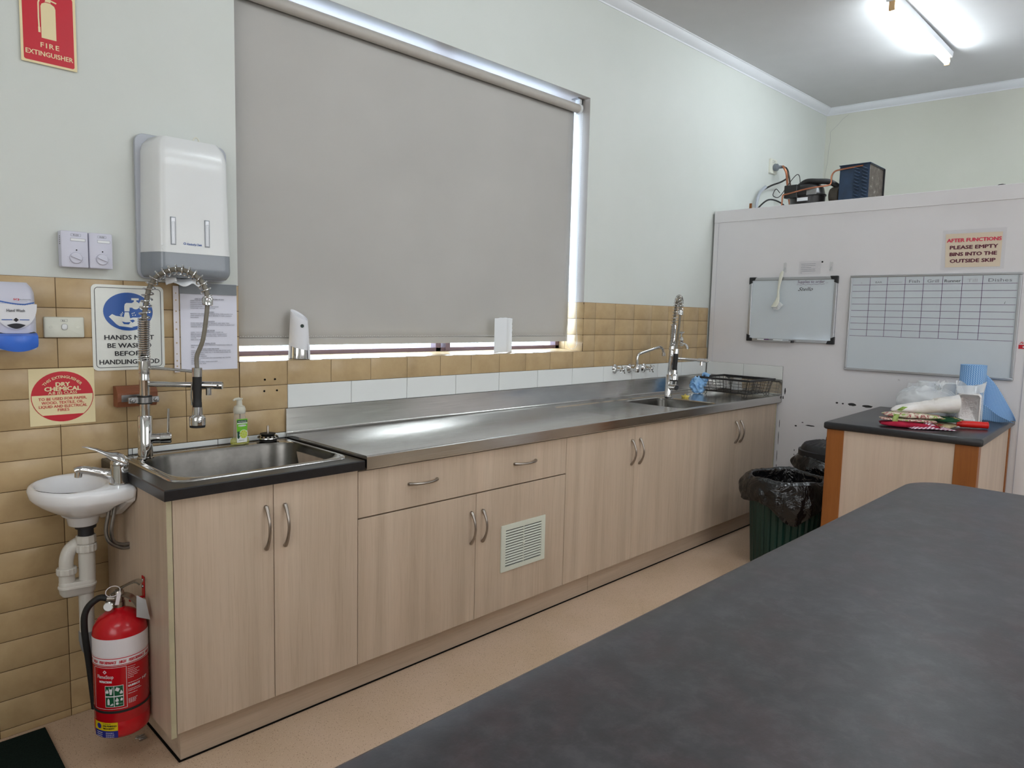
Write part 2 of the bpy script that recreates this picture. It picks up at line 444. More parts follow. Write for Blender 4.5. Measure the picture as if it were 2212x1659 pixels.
# lettering: Blender's built-in face turned into mesh polygons
_TC = {}
def glyphs(body, size, align, bold, shear, spacing, line):
    key = (body, size, align, bold, shear, spacing, line)
    if key in _TC: return _TC[key]
    cu = bpy.data.curves.new('t', 'FONT'); cu.body = body; cu.size = size; cu.align_x = align
    cu.offset = bold; cu.shear = shear; cu.space_character = spacing; cu.space_line = line; cu.resolution_u = 2
    o = bpy.data.objects.new('t', cu); COL.objects.link(o)
    dg = bpy.context.evaluated_depsgraph_get(); me = o.evaluated_get(dg).to_mesh()
    vs = [tuple(v.co) for v in me.vertices]; fs = [tuple(p.vertices) for p in me.polygons]
    o.evaluated_get(dg).to_mesh_clear(); bpy.data.objects.remove(o); bpy.data.curves.remove(cu)
    _TC[key] = (vs, fs); return vs, fs
class Art(MB):
    """flat printing laid on a surface. frame: origin, x direction, y direction; or wrapped on a cylinder"""
    def __init__(s, o, xd=(1, 0, 0), yd=(0, 0, 1), cyl=None):
        MB.__init__(s, 'ink_black'); s.o = Vector(o); s.xd = Vector(xd).normalized(); s.yd = Vector(yd).normalized()
        s.n = s.xd.cross(s.yd); s.cyl = cyl
    def P(s, u, v, w=0.0006):
        if s.cyl:
            r, a0 = s.cyl; a = a0+u/r
            return (s.o.x+(r+w)*math.cos(a), s.o.y+(r+w)*math.sin(a), s.o.z+v)
        return s.o+s.xd*u+s.yd*v+s.n*w
    def shape(s, pts, mat, w=0.0006):
        s.q = getattr(s, 'q', 0)+1; w += s.q*2.5e-6
        s.face([s.vert(s.P(u, v, w)) for u, v in pts], mat)
    def rect(s, u0, u1, v0, v1, mat, w=0.0006, n=1):
        for k in range(n):
            a = u0+(u1-u0)*k/n; b = u0+(u1-u0)*(k+1)/n
            s.shape([(a, v0), (b, v0), (b, v1), (a, v1)], mat, w)
    def frame(s, u0, u1, v0, v1, t, mat, w=0.0006, r=0.0, n=1):
        if r:
            A = [(p[0], p[1]) for p in rrect(u0, u1, v0, v1, r, 0)]; B = [(p[0], p[1]) for p in rrect(u0+t, u1-t, v0+t, v1-t, max(r-t, 1e-4), 0)]
            for k in range(len(A)):
                k2 = (k+1) % len(A); s.shape([A[k], A[k2], B[k2], B[k]], mat, w)
        else:
            s.rect(u0, u1, v0, v0+t, mat, w, n); s.rect(u0, u1, v1-t, v1, mat, w, n)
            s.rect(u0, u0+t, v0+t, v1-t, mat, w); s.rect(u1-t, u1, v0+t, v1-t, mat, w)
    def disc(s, u, v, r, mat, w=0.0006, n=32, rv=None, a0=0, a1=2*PI):
        rv = rv or r
        s.shape([(u+r*math.cos(a0+(a1-a0)*k/n), v+rv*math.sin(a0+(a1-a0)*k/n)) for k in range(n if a1-a0 > 6.2 else n+1)], mat, w)
    def line(s, pts, t, mat, w=0.0008):
        for (a, b), (c, d) in zip(pts[:-1], pts[1:]):
            L = math.hypot(c-a, d-b) or 1e-6; nx, ny = -(d-b)/L*t/2, (c-a)/L*t/2
            s.shape([(a+nx, b+ny), (c+nx, d+ny), (c-nx, d-ny), (a-nx, b-ny)], mat, w)
    def text(s, body, u, v, size, mat, w=0.0009, align='CENTER', bold=0.0, shear=0.0, width=None, spacing=1.0, rot=0.0, arc=None):
        if bold:                      # heavier strokes: the same letters laid again a hair to each side
            for du, dv in ((-bold, 0), (bold, 0), (0, bold*0.6), (0, -bold*0.6)):
                s.text(body, u+du, v+dv, size, mat, w, align, 0.0, shear, width, spacing, rot, arc)
            return
        vs, fs = glyphs(body, size, align, 0.0, shear, spacing, 1.0)
        if not vs: return
        s.q = getattr(s, 'q', 0)+1; w += s.q*2.5e-6
        k = 1.0
        if width:
            xs = [p[0] for p in vs]; k = width/(max(xs)-min(xs))
        ca, sa = math.cos(rot), math.sin(rot); base = len(s.v)
        for x, y, z in vs:
            x *= k
            if arc:
                R, = arc; a = x/R; X = (R+y)*math.sin(a); Y = (R+y)*math.cos(a)
            else: X, Y = x*ca-y*sa, x*sa+y*ca
            s.v.append(tuple(s.P(u+X, v+Y, w)))
        mi = s.m(mat)
        for f in fs: s.f.append(tuple(base+i for i in f)); s.mi.append(mi); s.sm.append(False)
    def build(s, name, parent=None, **kw):
        org = WORG[parent.name] if parent is not None else Vector((0, 0, 0))
        used = sorted(set(s.mi)); s.mats = [s.mats[i] for i in used]; s.mi = [used.index(i) for i in s.mi]
        me = bpy.data.meshes.new(name); me.from_pydata([tuple(Vector(v)-org) for v in s.v], [], s.f)
        for mn in s.mats: me.materials.append(MATS[mn])
        me.polygons.foreach_set('material_index', s.mi)
        o = bpy.data.objects.new(name, me); COL.objects.link(o); o.parent = parent; WORG[o.name] = org
        return o
def nz(p, sc_=1.0, seed=0.0):
    return mnoise.noise(Vector((p[0]*sc_+seed, p[1]*sc_-seed*0.7, p[2]*sc_+seed*1.3)))

# ================================================================ THE ROOM
XL, XR, YF = -2.7, 6.02, -5.3          # left wall, end wall, wall behind the camera
WX0, WX1, WZ0, WZ1 = 0.4656, 2.5792, 1.2027, 2.6754   # window opening in the back wall
XC = 4.054                              # face of the cold room
def ceil_z(x, y): return 3.292+0.0184*(x-2.86)+0.028*y
# floor
b = MB('vinyl_floor'); b.box(XL-0.1, XR+0.1, YF-0.1, 0.2, -0.1, 0.0); struct('floor', b)
# back wall with the window opening
b = MB('paint_wall')
for x0, x1, z0, z1 in ((XL, WX0-0.006, 0, 3.6), (WX1+0.006, XR+0.1, 0, 3.6), (WX0-0.006, WX1+0.006, 0, WZ0-0.021), (WX0-0.0008, WX1+0.0008, WZ1+0.0008, 3.6), (WX0-0.006, WX0-0.0008, 1.4967, 3.6), (WX1+0.0008, WX1+0.006, 1.4967, 3.6)):
    b.box(x0, x1, 0.006, 0.30, z0, z1)
struct('wall_back', b)
b = MB('paint_reveal')                 # plastered lining of the opening
b.box(WX0-0.0008, WX1+0.0008, 0.0061, 0.25, WZ1, WZ1+0.0008)
b.box(WX0-0.0008, WX0, 0.0061, 0.25, 1.4967, WZ1); b.box(WX1, WX1+0.0008, 0.0061, 0.25, 1.4967, WZ1)
struct('trim_1', b)
b = MB('paint_end_wall'); b.box(XR, XR+0.15, YF, 0.006, 0, 3.6); struct('wall_end', b)
b = MB('paint_wall'); b.box(XL-0.15, XL, YF, 0.3, 0, 3.6); struct('wall_left', b)
b = MB('paint_wall'); b.box(XL-0.15, XR+0.15, YF-0.15, YF, 0, 3.6); struct('wall_front', b)
b = MB('paint_ceiling')
c4 = [(XL-0.1, YF-0.1), (XR+0.1, YF-0.1), (XR+0.1, 0.1), (XL-0.1, 0.1)]
lo = [(x, y, ceil_z(x, y)) for x, y in c4]; hi = [(x, y, ceil_z(x, y)+0.12) for x, y in c4]
b.loft([lo, hi], sm=False, cap0=True, cap1=True); struct('ceiling', b)
# coved cornice: profile (out from wall, down from ceiling)
prof = [(0.0, 0.058), (0.004, 0.058), (0.006, 0.050), (0.014, 0.046), (0.030, 0.036), (0.044, 0.020), (0.050, 0.009), (0.058, 0.006), (0.058, 0.0), (0.0, 0.0)]
def cornice(n, mk, e0, e1):
    b = MB('paint_cornice')
    b.loft([[mk(e, o, d) for o, d in prof] for e in (e0, e1)], sm=True, cap0=True, cap1=True)
    struct('trim_%d' % n, b, angle=30)
cornice(2, lambda e, o, d: (e if e < 5.9 else XR-o, 0.006-o, ceil_z(e, 0)-d), XL, XR)
cornice(3, lambda e, o, d: (XR-o, e if e < -0.5 else 0.006-o, ceil_z(XR, min(e, 0))-d), YF, 0.0)
# hairline settlement cracks in the corner plaster
b = MB('crack_line')
def ribbon(mb, pts, wd, nrm, mi=0):
    P = [Vector(p) for p in pts]; nrm = Vector(nrm)
    for a, c in zip(P[:-1], P[1:]):
        s_ = (c-a).cross(nrm).normalized()*wd/2; mb.poly([a+s_, c+s_, c-s_, a-s_], mi)
ck = [(6.018, -0.19, 3.275), (6.018, -0.14, 3.245), (6.018, -0.10, 3.20), (6.018, -0.035, 3.145), (6.018, -0.042, 3.07), (6.018, -0.03, 2.98), (6.018, -0.028, 2.88), (6.018, -0.012, 2.77), (6.018, -0.012, 2.66)]
ribbon(b, ck, 0.004, (1, 0, 0)); struct('trim_4', b)

# ---- wall tiles: every tile a low pillow in a grout bed
TW, TH, TX, TZ = 0.2025, 0.098, 0.6663, 0.0267
def tile_field(mb, P, u0, u1, v0, v1, tw, th, ou, ov, g=0.0011, bev=0.0022, dep=0.0026):
    """tiles of the lattice (ou+i*tw, ov+j*th) cut to the rectangle; P(u, v, out)"""
    i0 = math.floor((u0-ou)/tw+1e-4); i1 = math.ceil((u1-ou)/tw-1e-4)
    j0 = math.floor((v0-ov)/th+1e-4); j1 = math.ceil((v1-ov)/th-1e-4)
    for i in range(i0, i1):
        for j in range(j0, j1):
            a0 = max(u0, ou+i*tw)+g; a1 = min(u1, ou+(i+1)*tw)-g
            b0 = max(v0, ov+j*th)+g; b1 = min(v1, ov+(j+1)*th)-g
            if a1-a0 < 0.006 or b1-b0 < 0.006: continue
            q = min(bev, (a1-a0)/3, (b1-b0)/3)
            tl = [nz((i*3.1, j*1.7, k*5.3), 1.0, 3)*0.0007 for k in range(4)]
            lo_ = [P(a0, b0, -dep), P(a1, b0, -dep), P(a1, b1, -dep), P(a0, b1, -dep)]
            mid = [P(a0, b0, -0.0012), P(a1, b0, -0.0012), P(a1, b1, -0.0012), P(a0, b1, -0.0012)]
            hi_ = [P(a0+q, b0+q, tl[0]), P(a1-q, b0+q, tl[1]), P(a1-q, b1-q, tl[2]), P(a0+q, b1-q, tl[3])]
            mb.loft([lo_, mid, hi_], 0, False, False, True)
def back(u, v, o): return (u, -o, v)
b = MB('tan_tile', 'tan_grout')
for r in ((XL, WX0, 0.0, 1.4967), (WX0, 0.6663, 0.0, WZ0), (0.6663, XC, 1.1047, WZ0), (WX1, XC-0.012, WZ0, 1.4967)):
    if r[0] < 0.0588 < r[1]:
        tile_field(b, back, r[0], 0.0588, r[2], r[3], TW, TH, TX, TZ)
        tile_field(b, back, 0.0588, r[1], 0.9087, r[3], TW, TH, TX, TZ)
    elif r[2] == 0.0: tile_field(b, back, r[0], r[1], 0.9087, r[3], TW, TH, TX, TZ)
    else: tile_field(b, back, r[0], r[1], r[2], r[3], TW, TH, TX, TZ)
    b.box(r[0], r[1], 0.0022, 0.0075, r[2], r[3], 1)
# tiled sill, falling slightly to the room, and the tiled cheeks of the opening
SL = 0.010/0.19
tile_field(b, lambda u, v, o: (u, v, WZ0+SL*max(v, 0)+o), WX0, WX1, 0.0, 0.20, 0.147, 0.147, 0.39, 0.0)
b.box(WX0, WX1, 0.0022, 0.25, WZ0-0.02, WZ0-0.003, 1)
tile_field(b, lambda u, v, o: (WX1-o, u, v), 0.0, 0.20, WZ0, 1.4967, 0.147, TH, 0.0, TZ)
tile_field(b, lambda u, v, o: (WX0+o, u, v), 0.0, 0.20, WZ0, 1.4967, 0.147, TH, 0.0, TZ)
b.box(WX1+0.0022, WX1+0.0055, 0.0022, 0.25, WZ0, 1.4967, 1); b.box(WX0-0.0055, WX0-0.0022, 0.0022, 0.25, WZ0, 1.4967, 1)
for x, z in ((0.568, 1.129), (0.611, 1.129), (0.565, 1.083), (0.619, 1.083)):      # old screw holes
    b.cyl((x, -0.0012, z), (x, 0.001, z), 0.0042, 12, b.m('dark_hole'))
struct('trim_5', b)
b = MB('white_tile', 'grey_grout')
tile_field(b, back, 0.6663, XC-0.006, 1.0061, 1.1047, TW*1.5, 0.0986, TX, 1.0061)
b.box(0.6663, XC-0.006, 0.0022, 0.0075, 1.0, 1.1047, 1)
tile_field(b, back, 0.0588, 0.6603, 0.886, 0.9087, TW*1.5, 0.1, 0.0588+0.014, 0.886-0.0773)
b.box(0.0588, 0.6603, 0.0022, 0.0075, 0.86, 0.9087, 1)
def cr(u, v, o): return (XC-0.006-o, -u, v)
tile_field(b, cr, 0.006, 0.588, 1.0061, 1.1010, 0.292, 0.0986, 0.006, 1.0061)
b.box(XC-0.0038, XC-0.0005, -0.588, 0.0, 1.0, 1.1010, 1)
struct('trim_6', b)

# ---- cold room: a painted insulated box that fills the right end of the kitchen
b = MB('paint_cold_room'); b.box(XC, XR, -3.6, -0.010, 0.0, 2.196); struct('wall_right', b, bevel=0.003)
b = MB('paint_cold_room')
b.box(XC-0.007, XC+0.05, -3.6, -0.010, 2.116, 2.2); b.box(XC-0.004, XC, -0.045, -0.010, 0.0, 2.116)
struct('trim_7', b, bevel=0.0015)
b = MB('ink_faint')
ribbon(b, [(XC-0.0045, -1.952, 0.0), (XC-0.0045, -1.952, 2.116)], 0.003, (1, 0, 0))
ribbon(b, [(XC-0.0045, -0.046, 1.1), (XC-0.0045, -0.046, 2.116)], 0.0015, (1, 0, 0))
struct('trim_8', b)
# chipped paint on the cold room panel
b = MB('dark_plastic')
def blot(y, z, ry, rz, seed):
    n = 14; b.poly([(XC-0.0009, y+ry*math.cos(2*PI*k/n)*(1+0.35*nz((k*0.9, seed, 0))), z+rz*math.sin(2*PI*k/n)*(1+0.35*nz((k*1.3, seed, 4)))) for k in range(n)])
for i, (y, z, ry, rz) in enumerate(((-0.962, .886, .008, .006), (-1.0, .884, .007, .005), (-1.058, .884, .026, .009), (-1.15, .882, .032, .008), (-.80, .712, .030, .004), (-.70, .700, .008, .005), (-.745, .728, .007, .003), (-.70, .53, .003, .006), (-.70, .50, .003, .004),
        (-.611, .93, .005, .022), (-.60, .885, .004, .012), (-1.56, 2.17, .006, .005), (-.585, .70, .002, .03), (-.583, .60, .002, .05), (-.58, .47, .002, .04), (-.58, .40, .002, .012), (-1.77, 2.2, .02, .006))):
    blot(y, z, ry, rz, i*1.37)
struct('trim_9', b)

# ---- window in the back wall
b = MB('window_frame_paint')
FY0, FY1 = 0.19, 0.235
b.box(WX0, WX1, FY0, FY1, WZ0+0.0, WZ0+0.030); b.box(WX0, WX1, FY0, FY1, WZ1-0.035, WZ1)
b.box(WX0, WX0+0.035, FY0, FY1, WZ0, WZ1); b.box(WX1-0.035, WX1, FY0, FY1, WZ0, WZ1)
b.box(1.60, 1.635, FY0, FY1, WZ0, WZ1); b.box(1.66, 1.69, FY0-0.01, FY1-0.01, WZ0+0.01, WZ1)
struct('window_1', b, bevel=0.002)
b = MB('window_glass'); b.poly([(WX0+0.03, 0.213, WZ0+0.02), (WX1-0.03, 0.213, WZ0+0.02), (WX1-0.03, 0.213, WZ1-0.03), (WX0+0.03, 0.213, WZ1-0.03)]); struct('window_2', b)
# unseen window frames, added behind the camera to stand round the fill lights
for n_, (ax_, a0_, a1_) in ((3, ('y', -0.2, 3.0)), (4, ('x', -4.4, -2.0))):
    b = MB('window_frame_paint')
    for (p0, p1, q0, q1) in ((a0_-.05, a1_+.05, .95, 1.0), (a0_-.05, a1_+.05, 2.5, 2.55), (a0_-.05, a0_, .95, 2.55), (a1_, a1_+.05, .95, 2.55), ((a0_+a1_)/2-.02, (a0_+a1_)/2+.02, 1.0, 2.5)):
        if ax_ == 'y': b.box(p0, p1, YF, YF+.03, q0, q1)
        else: b.box(XL, XL+.03, p0, p1, q0, q1)
    struct('window_%d' % n_, b)
# outside: path, lawn, hedge, brick fence pier, seen through the slot under the blind
b = MB('path_outside'); b.box(-4, 12, 0.3, 2.2, -0.35, -0.3); struct('path_outside', b)
b = MB('grass_outside'); b.box(-8, 20, 2.2, 14, -0.36, -0.31); struct('driveway_outside', b)
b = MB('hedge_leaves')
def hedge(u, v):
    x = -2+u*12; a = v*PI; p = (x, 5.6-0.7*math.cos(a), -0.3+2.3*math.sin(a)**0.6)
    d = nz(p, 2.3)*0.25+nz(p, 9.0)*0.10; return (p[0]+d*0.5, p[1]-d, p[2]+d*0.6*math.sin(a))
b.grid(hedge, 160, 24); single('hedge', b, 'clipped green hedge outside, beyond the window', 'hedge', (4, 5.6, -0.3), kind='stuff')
b = MB('brick_outside'); b.box(10.2, 14.5, 6.0, 6.25, -0.3, 1.2); single('brick_wall', b, 'low red brick wall outside to the right of the hedge', 'wall', (12, 6.1, -0.3))

# ---- fluorescent battens
def batten(x0, x1, y, label, axis='x', group=None):
    xm, L = (x0+x1)/2, x1-x0
    if axis == 'x':
        zt = min(ceil_z(x0, y), ceil_z(x1, y)); T = lambda a, c, z: (a, y+c, z)
        org = (xm, y, zt)
    z1 = zt+0.012; root = thing('ceiling_light', label, 'ceiling light', (xm, y, zt-0.045), group)
    b = MB('batten_enamel'); pr = [(-0.034, 0.0), (-0.030, -0.036), (0.030, -0.036), (0.034, 0.0)]
    b.loft([[(x, y+c, zt+d+0.004) for c, d in pr] for x in (x0, x1)], sm=False, cap0=True, cap1=True)
    b.build('batten', root, bevel=0.003)
    for x, s_ in ((x0+0.012, 1), (x1-0.012, -1)):
        b = MB('tube_holder'); b.box(x-0.008, x+0.008, y-0.016, y+0.016, zt-0.082, zt-0.030); b.build('tube_holder', root, bevel=0.003)
    b = MB('tube_glow'); b.cyl((x0+0.020, y, zt-0.058), (x1-0.020, y, zt-0.058), 0.0185, 24); b.build('tube', root)
batten(3.745, 4.945, -1.222, 'lit fluorescent tube batten on the ceiling above the whiteboards')
G2 = 'other lit tube battens on the ceiling'
batten(0.95, 2.15, -1.75, 'lit fluorescent tube batten on the ceiling, out of the frame above the window', group=None)
batten(3.745, 4.945, -3.4, 'lit fluorescent tube batten on the ceiling, nearest the end of the long island', group=None)
batten(0.85, 2.05, -3.4, 'lit fluorescent tube batten on the ceiling, out of the frame above the island', group=None)
batten(-1.95, -0.75, -2.4, 'lit fluorescent tube batten on the ceiling, out of the frame near the left wall', group=None)

# ================================================================ BENCHES AND CABINETS ALONG THE WINDOW WALL
DF = -0.567                              # plane of the door fronts
def bow_handle(root_part, p0, p1, name='handle'):
    """arched bar handle between two feet on the door front"""
    p0 = Vector(p0); p1 = Vector(p1); b = MB('satin_nickel'); pts = []; rr = []
    for k in range(17):
        u = k/16; q = p0.lerp(p1, u); q.y -= 0.004+0.026*math.sin(PI*u)**0.8
        pts.append(q); rr.append(0.0048+0.0026*abs(2*u-1)**3)
    b.tube(pts, rr, 10)
    for q in (p0, p1): b.cyl((q.x, q.y+0.0, q.z), (q.x, q.y-0.006, q.z), 0.0062, 12)
    return b.build(name, root_part)
def cabinet(label, x0, x1, zt, doors, drawer=None, side=None, group='laminate base cabinets under the window'):
    root = thing('base_cabinet', label, 'cabinet', ((x0+x1)/2, -0.28, 0.0), group=None)
    b = MB('oak_laminate')
    b.box(x0+0.001, x0+0.017, DF+0.019, -0.012, 0.1266, zt); b.box(x1-0.017, x1-0.001, DF+0.019, -0.012, 0.1266, zt)
    b.box(x0+0.017, x1-0.017, DF+0.025, -0.012, 0.1266, 0.143); b.box(x0+0.017, x1-0.017, -0.020, -0.012, 0.143, zt)
    b.box(x0+0.017, x1-0.017, DF+0.02, DF+0.10, zt-0.016, zt)
    b.build('carcass', root)
    for (a, c, z0, z1, hx, hz0, hz1) in doors:
        b = MB('oak_laminate'); b.box(a+(0.0012 if abs(a-2.8955) > .01 else 0.0003), c-(0.0012 if abs(c-2.8955) > .01 else 0.0003), DF, DF+0.018, z0, z1)
        d = b.build('door', root, bevel=0.0012, seg=1)
        bow_handle(d, (hx, DF, hz0), (hx, DF, hz1))
    if drawer:
        a, c, z0, z1, hs = drawer
        b = MB('oak_laminate'); b.box(a+0.0012, c-0.0012, DF, DF+0.018, z0, z1)
        d = b.build('drawer', root, bevel=0.0012, seg=1)
        for hx0, hx1 in hs: bow_handle(d, (hx0, DF, 0.764), (hx1, DF, 0.764))
    if side:
        b = MB('oak_laminate', 'door_edge'); b.box(side[0], side[1], DF+0.001, -0.001, 0.118, zt)
        b.box(side[0]+0.0008, side[1]-0.0005, DF-0.0005, DF+0.0012, 0.118, zt, 1)
        b.build('end_panel', root, bevel=0.0008, seg=1)
    return root
ZB = 0.1266
cabinet('two-door oak laminate cabinet under the sink with the soap bottle, nearest the fire extinguisher', 0.0, 0.6349, 0.8560,
        [(0.001, 0.3155, ZB, 0.850, 0.288, 0.640, 0.778), (0.3155, 0.6349, ZB, 0.850, 0.3535, 0.638, 0.774)], side=(-0.016, 0.0005))
cb = cabinet('oak laminate cabinet with one wide drawer and a vent grille in its right door', 0.6349, 1.7791, 0.8490,
        [(0.6349, 1.2081, ZB, 0.667, 1.180, 0.463, 0.594), (1.2081, 1.7791, ZB, 0.667, 1.245, 0.460, 0.592)],
        drawer=(0.6349, 1.7791, 0.6725, 0.842, ((0.859, 0.994), (1.429, 1.563))))
cabinet('two-door oak laminate cabinet right of the drawer, under the left end of the drainer', 1.7791, 2.896, 0.8490,
        [(1.7791, 2.3348, ZB, 0.842, 2.308, 0.645, 0.772), (2.3348, 2.8955, ZB, 0.842, 2.380, 0.641, 0.772)])
cabinet('two-door oak laminate cabinet at the cold room end of the row, behind the green bin', 2.896, 4.0168, 0.8490,
        [(2.8955, 3.4577, ZB, 0.842, 3.444, 0.632, 0.766), (3.4577, 4.0168, ZB, 0.842, 3.506, 0.631, 0.767)], side=(4.0172, 4.034))
# vent grille in the door
dv = [o for o in cb.children if o.name.startswith('door')][-1]
b = MB('vent_plastic', 'dark_plastic')
vx0, vx1, vz0, vz1 = 1.3555, 1.638, 0.293, 0.500
fw = 0.026
b.box(vx0, vx1, DF-0.006, DF, vz0, vz0+fw*0.8); b.box(vx0, vx1, DF-0.006, DF, vz1-fw*0.8, vz1)
b.box(vx0, vx0+fw, DF-0.006, DF, vz0+fw*0.8, vz1-fw*0.8); b.box(vx1-fw, vx1, DF-0.006, DF, vz0+fw*0.8, vz1-fw*0.8)
b.box(vx0+fw, vx1-fw, DF-0.0009, DF-0.0002, vz0+fw*0.8, vz1-fw*0.8, 1)
for k in range(14):
    z = vz0+fw*0.8+0.0075+k*0.01205
    b.loft([[(x, DF-0.0055, z-0.002), (x, DF-0.0005, z+0.003), (x, DF-0.0005, z+0.0055), (x, DF-0.0055, z+0.0008)] for x in (vx0+fw, vx1-fw)], sm=False, cap0=True, cap1=True)
b.box(1.4955, 1.4985, DF-0.0057, DF, vz0+fw*0.8, vz1-fw*0.8); b.box(1.491, 1.503, DF-0.0065, DF, 0.395, 0.404)
b.build('vent_grille', dv, bevel=0.0006, seg=1, label='white plastic vent grille')
# kickboard, in two lengths, and its return at the left end
for a, c, lb in ((0.030, 2.05, 'long oak laminate kickboard under the left cabinets'), (2.052, 4.034, 'oak laminate kickboard under the right cabinets')):
    b = MB('oak_laminate_flat'); b.box(a, c, -0.508, -0.492, 0.004, 0.1264)
    if a < 1: b.box(a, a+0.016, -0.492, -0.030, 0.004, 0.1264)
    k = single('kickboard', b, lb, 'kickboard', ((a+c)/2, -0.5, 0.004), bevel=0.0008, seg=1)
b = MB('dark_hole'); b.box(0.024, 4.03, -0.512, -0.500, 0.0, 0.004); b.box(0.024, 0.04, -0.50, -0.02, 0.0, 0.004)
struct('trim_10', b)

# --- laminate worktop round the inset sink
LZ = 0.886; LF = -0.592; LX0, LX1 = -0.028, 0.6475
SB = (0.055, 0.630, -0.500, -0.075)     # bowl opening x0,x1,y0,y1
def ring(r, z, n=8):
    return lambda x0, x1, y0, y1: rrect(x0, x1, y0, y1, r, z, n)
b = MB('black_laminate')
o_ = (LX0, LX1, LF, -0.0025)
b.loft([rrect(*o_, 0.001, LZ-0.0324, 8), rrect(*o_, 0.001, LZ-0.003, 8), rrect(LX0+0.003, LX1, LF+0.003, -0.0025, 0.001, LZ, 8),
        rrect(0.045, 0.640, -0.512, -0.062, 0.06, LZ, 8), rrect(0.045, 0.640, -0.512, -0.062, 0.06, LZ-0.0324, 8), rrect(*o_, 0.001, LZ-0.0324, 8)], sm=False)
single('laminate_worktop', b, 'dark laminate worktop section holding the inset stainless sink on the left', 'worktop', (0.3, -0.3, LZ-0.0324))
sk = thing('inset_sink', 'stainless inset sink under the left spring tap, by the soap bottle', 'sink', (0.34, -0.28, LZ))
b = MB('bright_steel')
R0 = (0.022, 0.6345, -0.528, -0.030)
b.loft([rrect(*R0, 0.055, LZ+0.0004, 10), rrect(R0[0]+0.002, R0[1]-0.002, R0[2]+0.002, R0[3]-0.002, 0.055, LZ+0.0045, 10),
        rrect(R0[0]+0.008, R0[1]-0.008, R0[2]+0.008, R0[3]-0.008, 0.052, LZ+0.0055, 10),
        rrect(R0[0]+0.013, R0[1]-0.013, R0[2]+0.013, R0[3]-0.013, 0.050, LZ+0.0030, 10),
        rrect(R0[0]+0.018, R0[1]-0.018, R0[2]+0.018, R0[3]-0.018, 0.050, LZ+0.0048, 10),
        rrect(SB[0]-0.006, SB[1]+0.004, SB[2]-0.006, SB[3]+0.006, 0.125, LZ+0.0042, 10),
        rrect(SB[0], SB[1], SB[2], SB[3], 0.12, LZ+0.001, 10)], sm=True)
b.build('rim', sk, angle=60)
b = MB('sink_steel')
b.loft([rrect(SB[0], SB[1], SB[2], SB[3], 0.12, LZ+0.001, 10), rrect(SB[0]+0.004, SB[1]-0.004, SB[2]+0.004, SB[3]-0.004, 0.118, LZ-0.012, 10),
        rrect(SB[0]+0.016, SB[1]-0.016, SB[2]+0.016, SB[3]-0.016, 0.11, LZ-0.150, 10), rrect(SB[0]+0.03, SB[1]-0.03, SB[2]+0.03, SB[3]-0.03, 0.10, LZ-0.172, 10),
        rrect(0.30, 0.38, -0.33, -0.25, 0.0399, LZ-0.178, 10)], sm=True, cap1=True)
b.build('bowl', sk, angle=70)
b = MB('chrome'); b.lathe([(0.040, 0.0), (0.040, 0.003), (0.030, 0.004), (0.026, 0.0)], (0.34, -0.29, LZ-0.178), n=24); b.build('drain', sk)

# --- long stainless bench with splashback, drainer and bowl
SZ = 0.9014; SF = -0.592; SX0, SX1 = 0.655, 4.049
sb = thing('steel_bench', 'long stainless steel bench top with splashback, drainer and square bowl', 'worktop', (2.35, -0.3, SZ-0.051))
b = MB('brushed_steel')
T = 0.0511
n8 = 8
full = (2.20, SX1, SF+0.005, -0.004)
# plain left part: top, front roll, left edge
b.loft([[(SX0, -0.004, SZ), (2.20, -0.004, SZ)], [(SX0, SF+0.005, SZ), (2.20, SF+0.005, SZ)], [(SX0, SF+0.0015, SZ-0.0015), (2.20, SF+0.0015, SZ-0.0015)],
        [(SX0, SF, SZ-0.005), (2.20, SF, SZ-0.005)], [(SX0, SF, SZ-T+0.004), (2.20, SF, SZ-T+0.004)], [(SX0, SF+0.004, SZ-T), (2.20, SF+0.004, SZ-T)], [(SX0, SF+0.02, SZ-T), (2.20, SF+0.02, SZ-T)]], closed=False, sm=False)
b.poly([(SX0, -0.004, SZ-0.02), (SX0, -0.004, SZ), (SX0, SF+0.004, SZ), (SX0, SF, SZ-0.004), (SX0, SF, SZ-T+0.003), (SX0, SF+0.02, SZ-T), (SX0, SF+0.02, SZ-0.02)])
# right part with drainer recess and bowl opening
BB = (2.845, 3.255, -0.535, -0.125)
RC = (2.215, 4.015, -0.568, -0.085)
b.loft([[(x, y, z) for x, y, z in rrect(*full, 0.0005, SZ, n8)], rrect(*RC, 0.03, SZ, n8), rrect(RC[0]+0.012, RC[1]-0.008, RC[2]+0.008, RC[3]-0.010, 0.025, SZ-0.006, n8),
        rrect(BB[0]-0.012, BB[1]+0.012, BB[2]-0.008, BB[3]+0.012, 0.06, SZ-0.0065, n8), rrect(*BB, 0.055, SZ-0.011, n8)], sm=False)
b.loft([[(2.20, SF+0.005, SZ), (SX1, SF+0.005, SZ)], [(2.20, SF+0.0015, SZ-0.0015), (SX1, SF+0.0015, SZ-0.0015)], [(2.20, SF, SZ-0.005), (SX1, SF, SZ-0.005)], [(2.20, SF, SZ-T+0.004), (SX1, SF, SZ-T+0.004)], [(2.20, SF+0.004, SZ-T), (SX1, SF+0.004, SZ-T)], [(2.20, SF+0.02, SZ-T), (SX1, SF+0.02, SZ-T)]], closed=False, sm=False)
b.build('bench_top', sb, angle=50)
b = MB('brushed_steel')                # coved splashback along the wall and at the cold room end
pr = [(-0.016, SZ+0.0002), (-0.008, SZ+0.003), (-0.0045, SZ+0.010), (-0.0040, 1.000), (-0.0030, 1.0050), (0.0000, 1.0055)]
b.loft([[(x, y, z) for y, z in pr] for x in (SX0, SX1-0.004)], closed=False, sm=True)
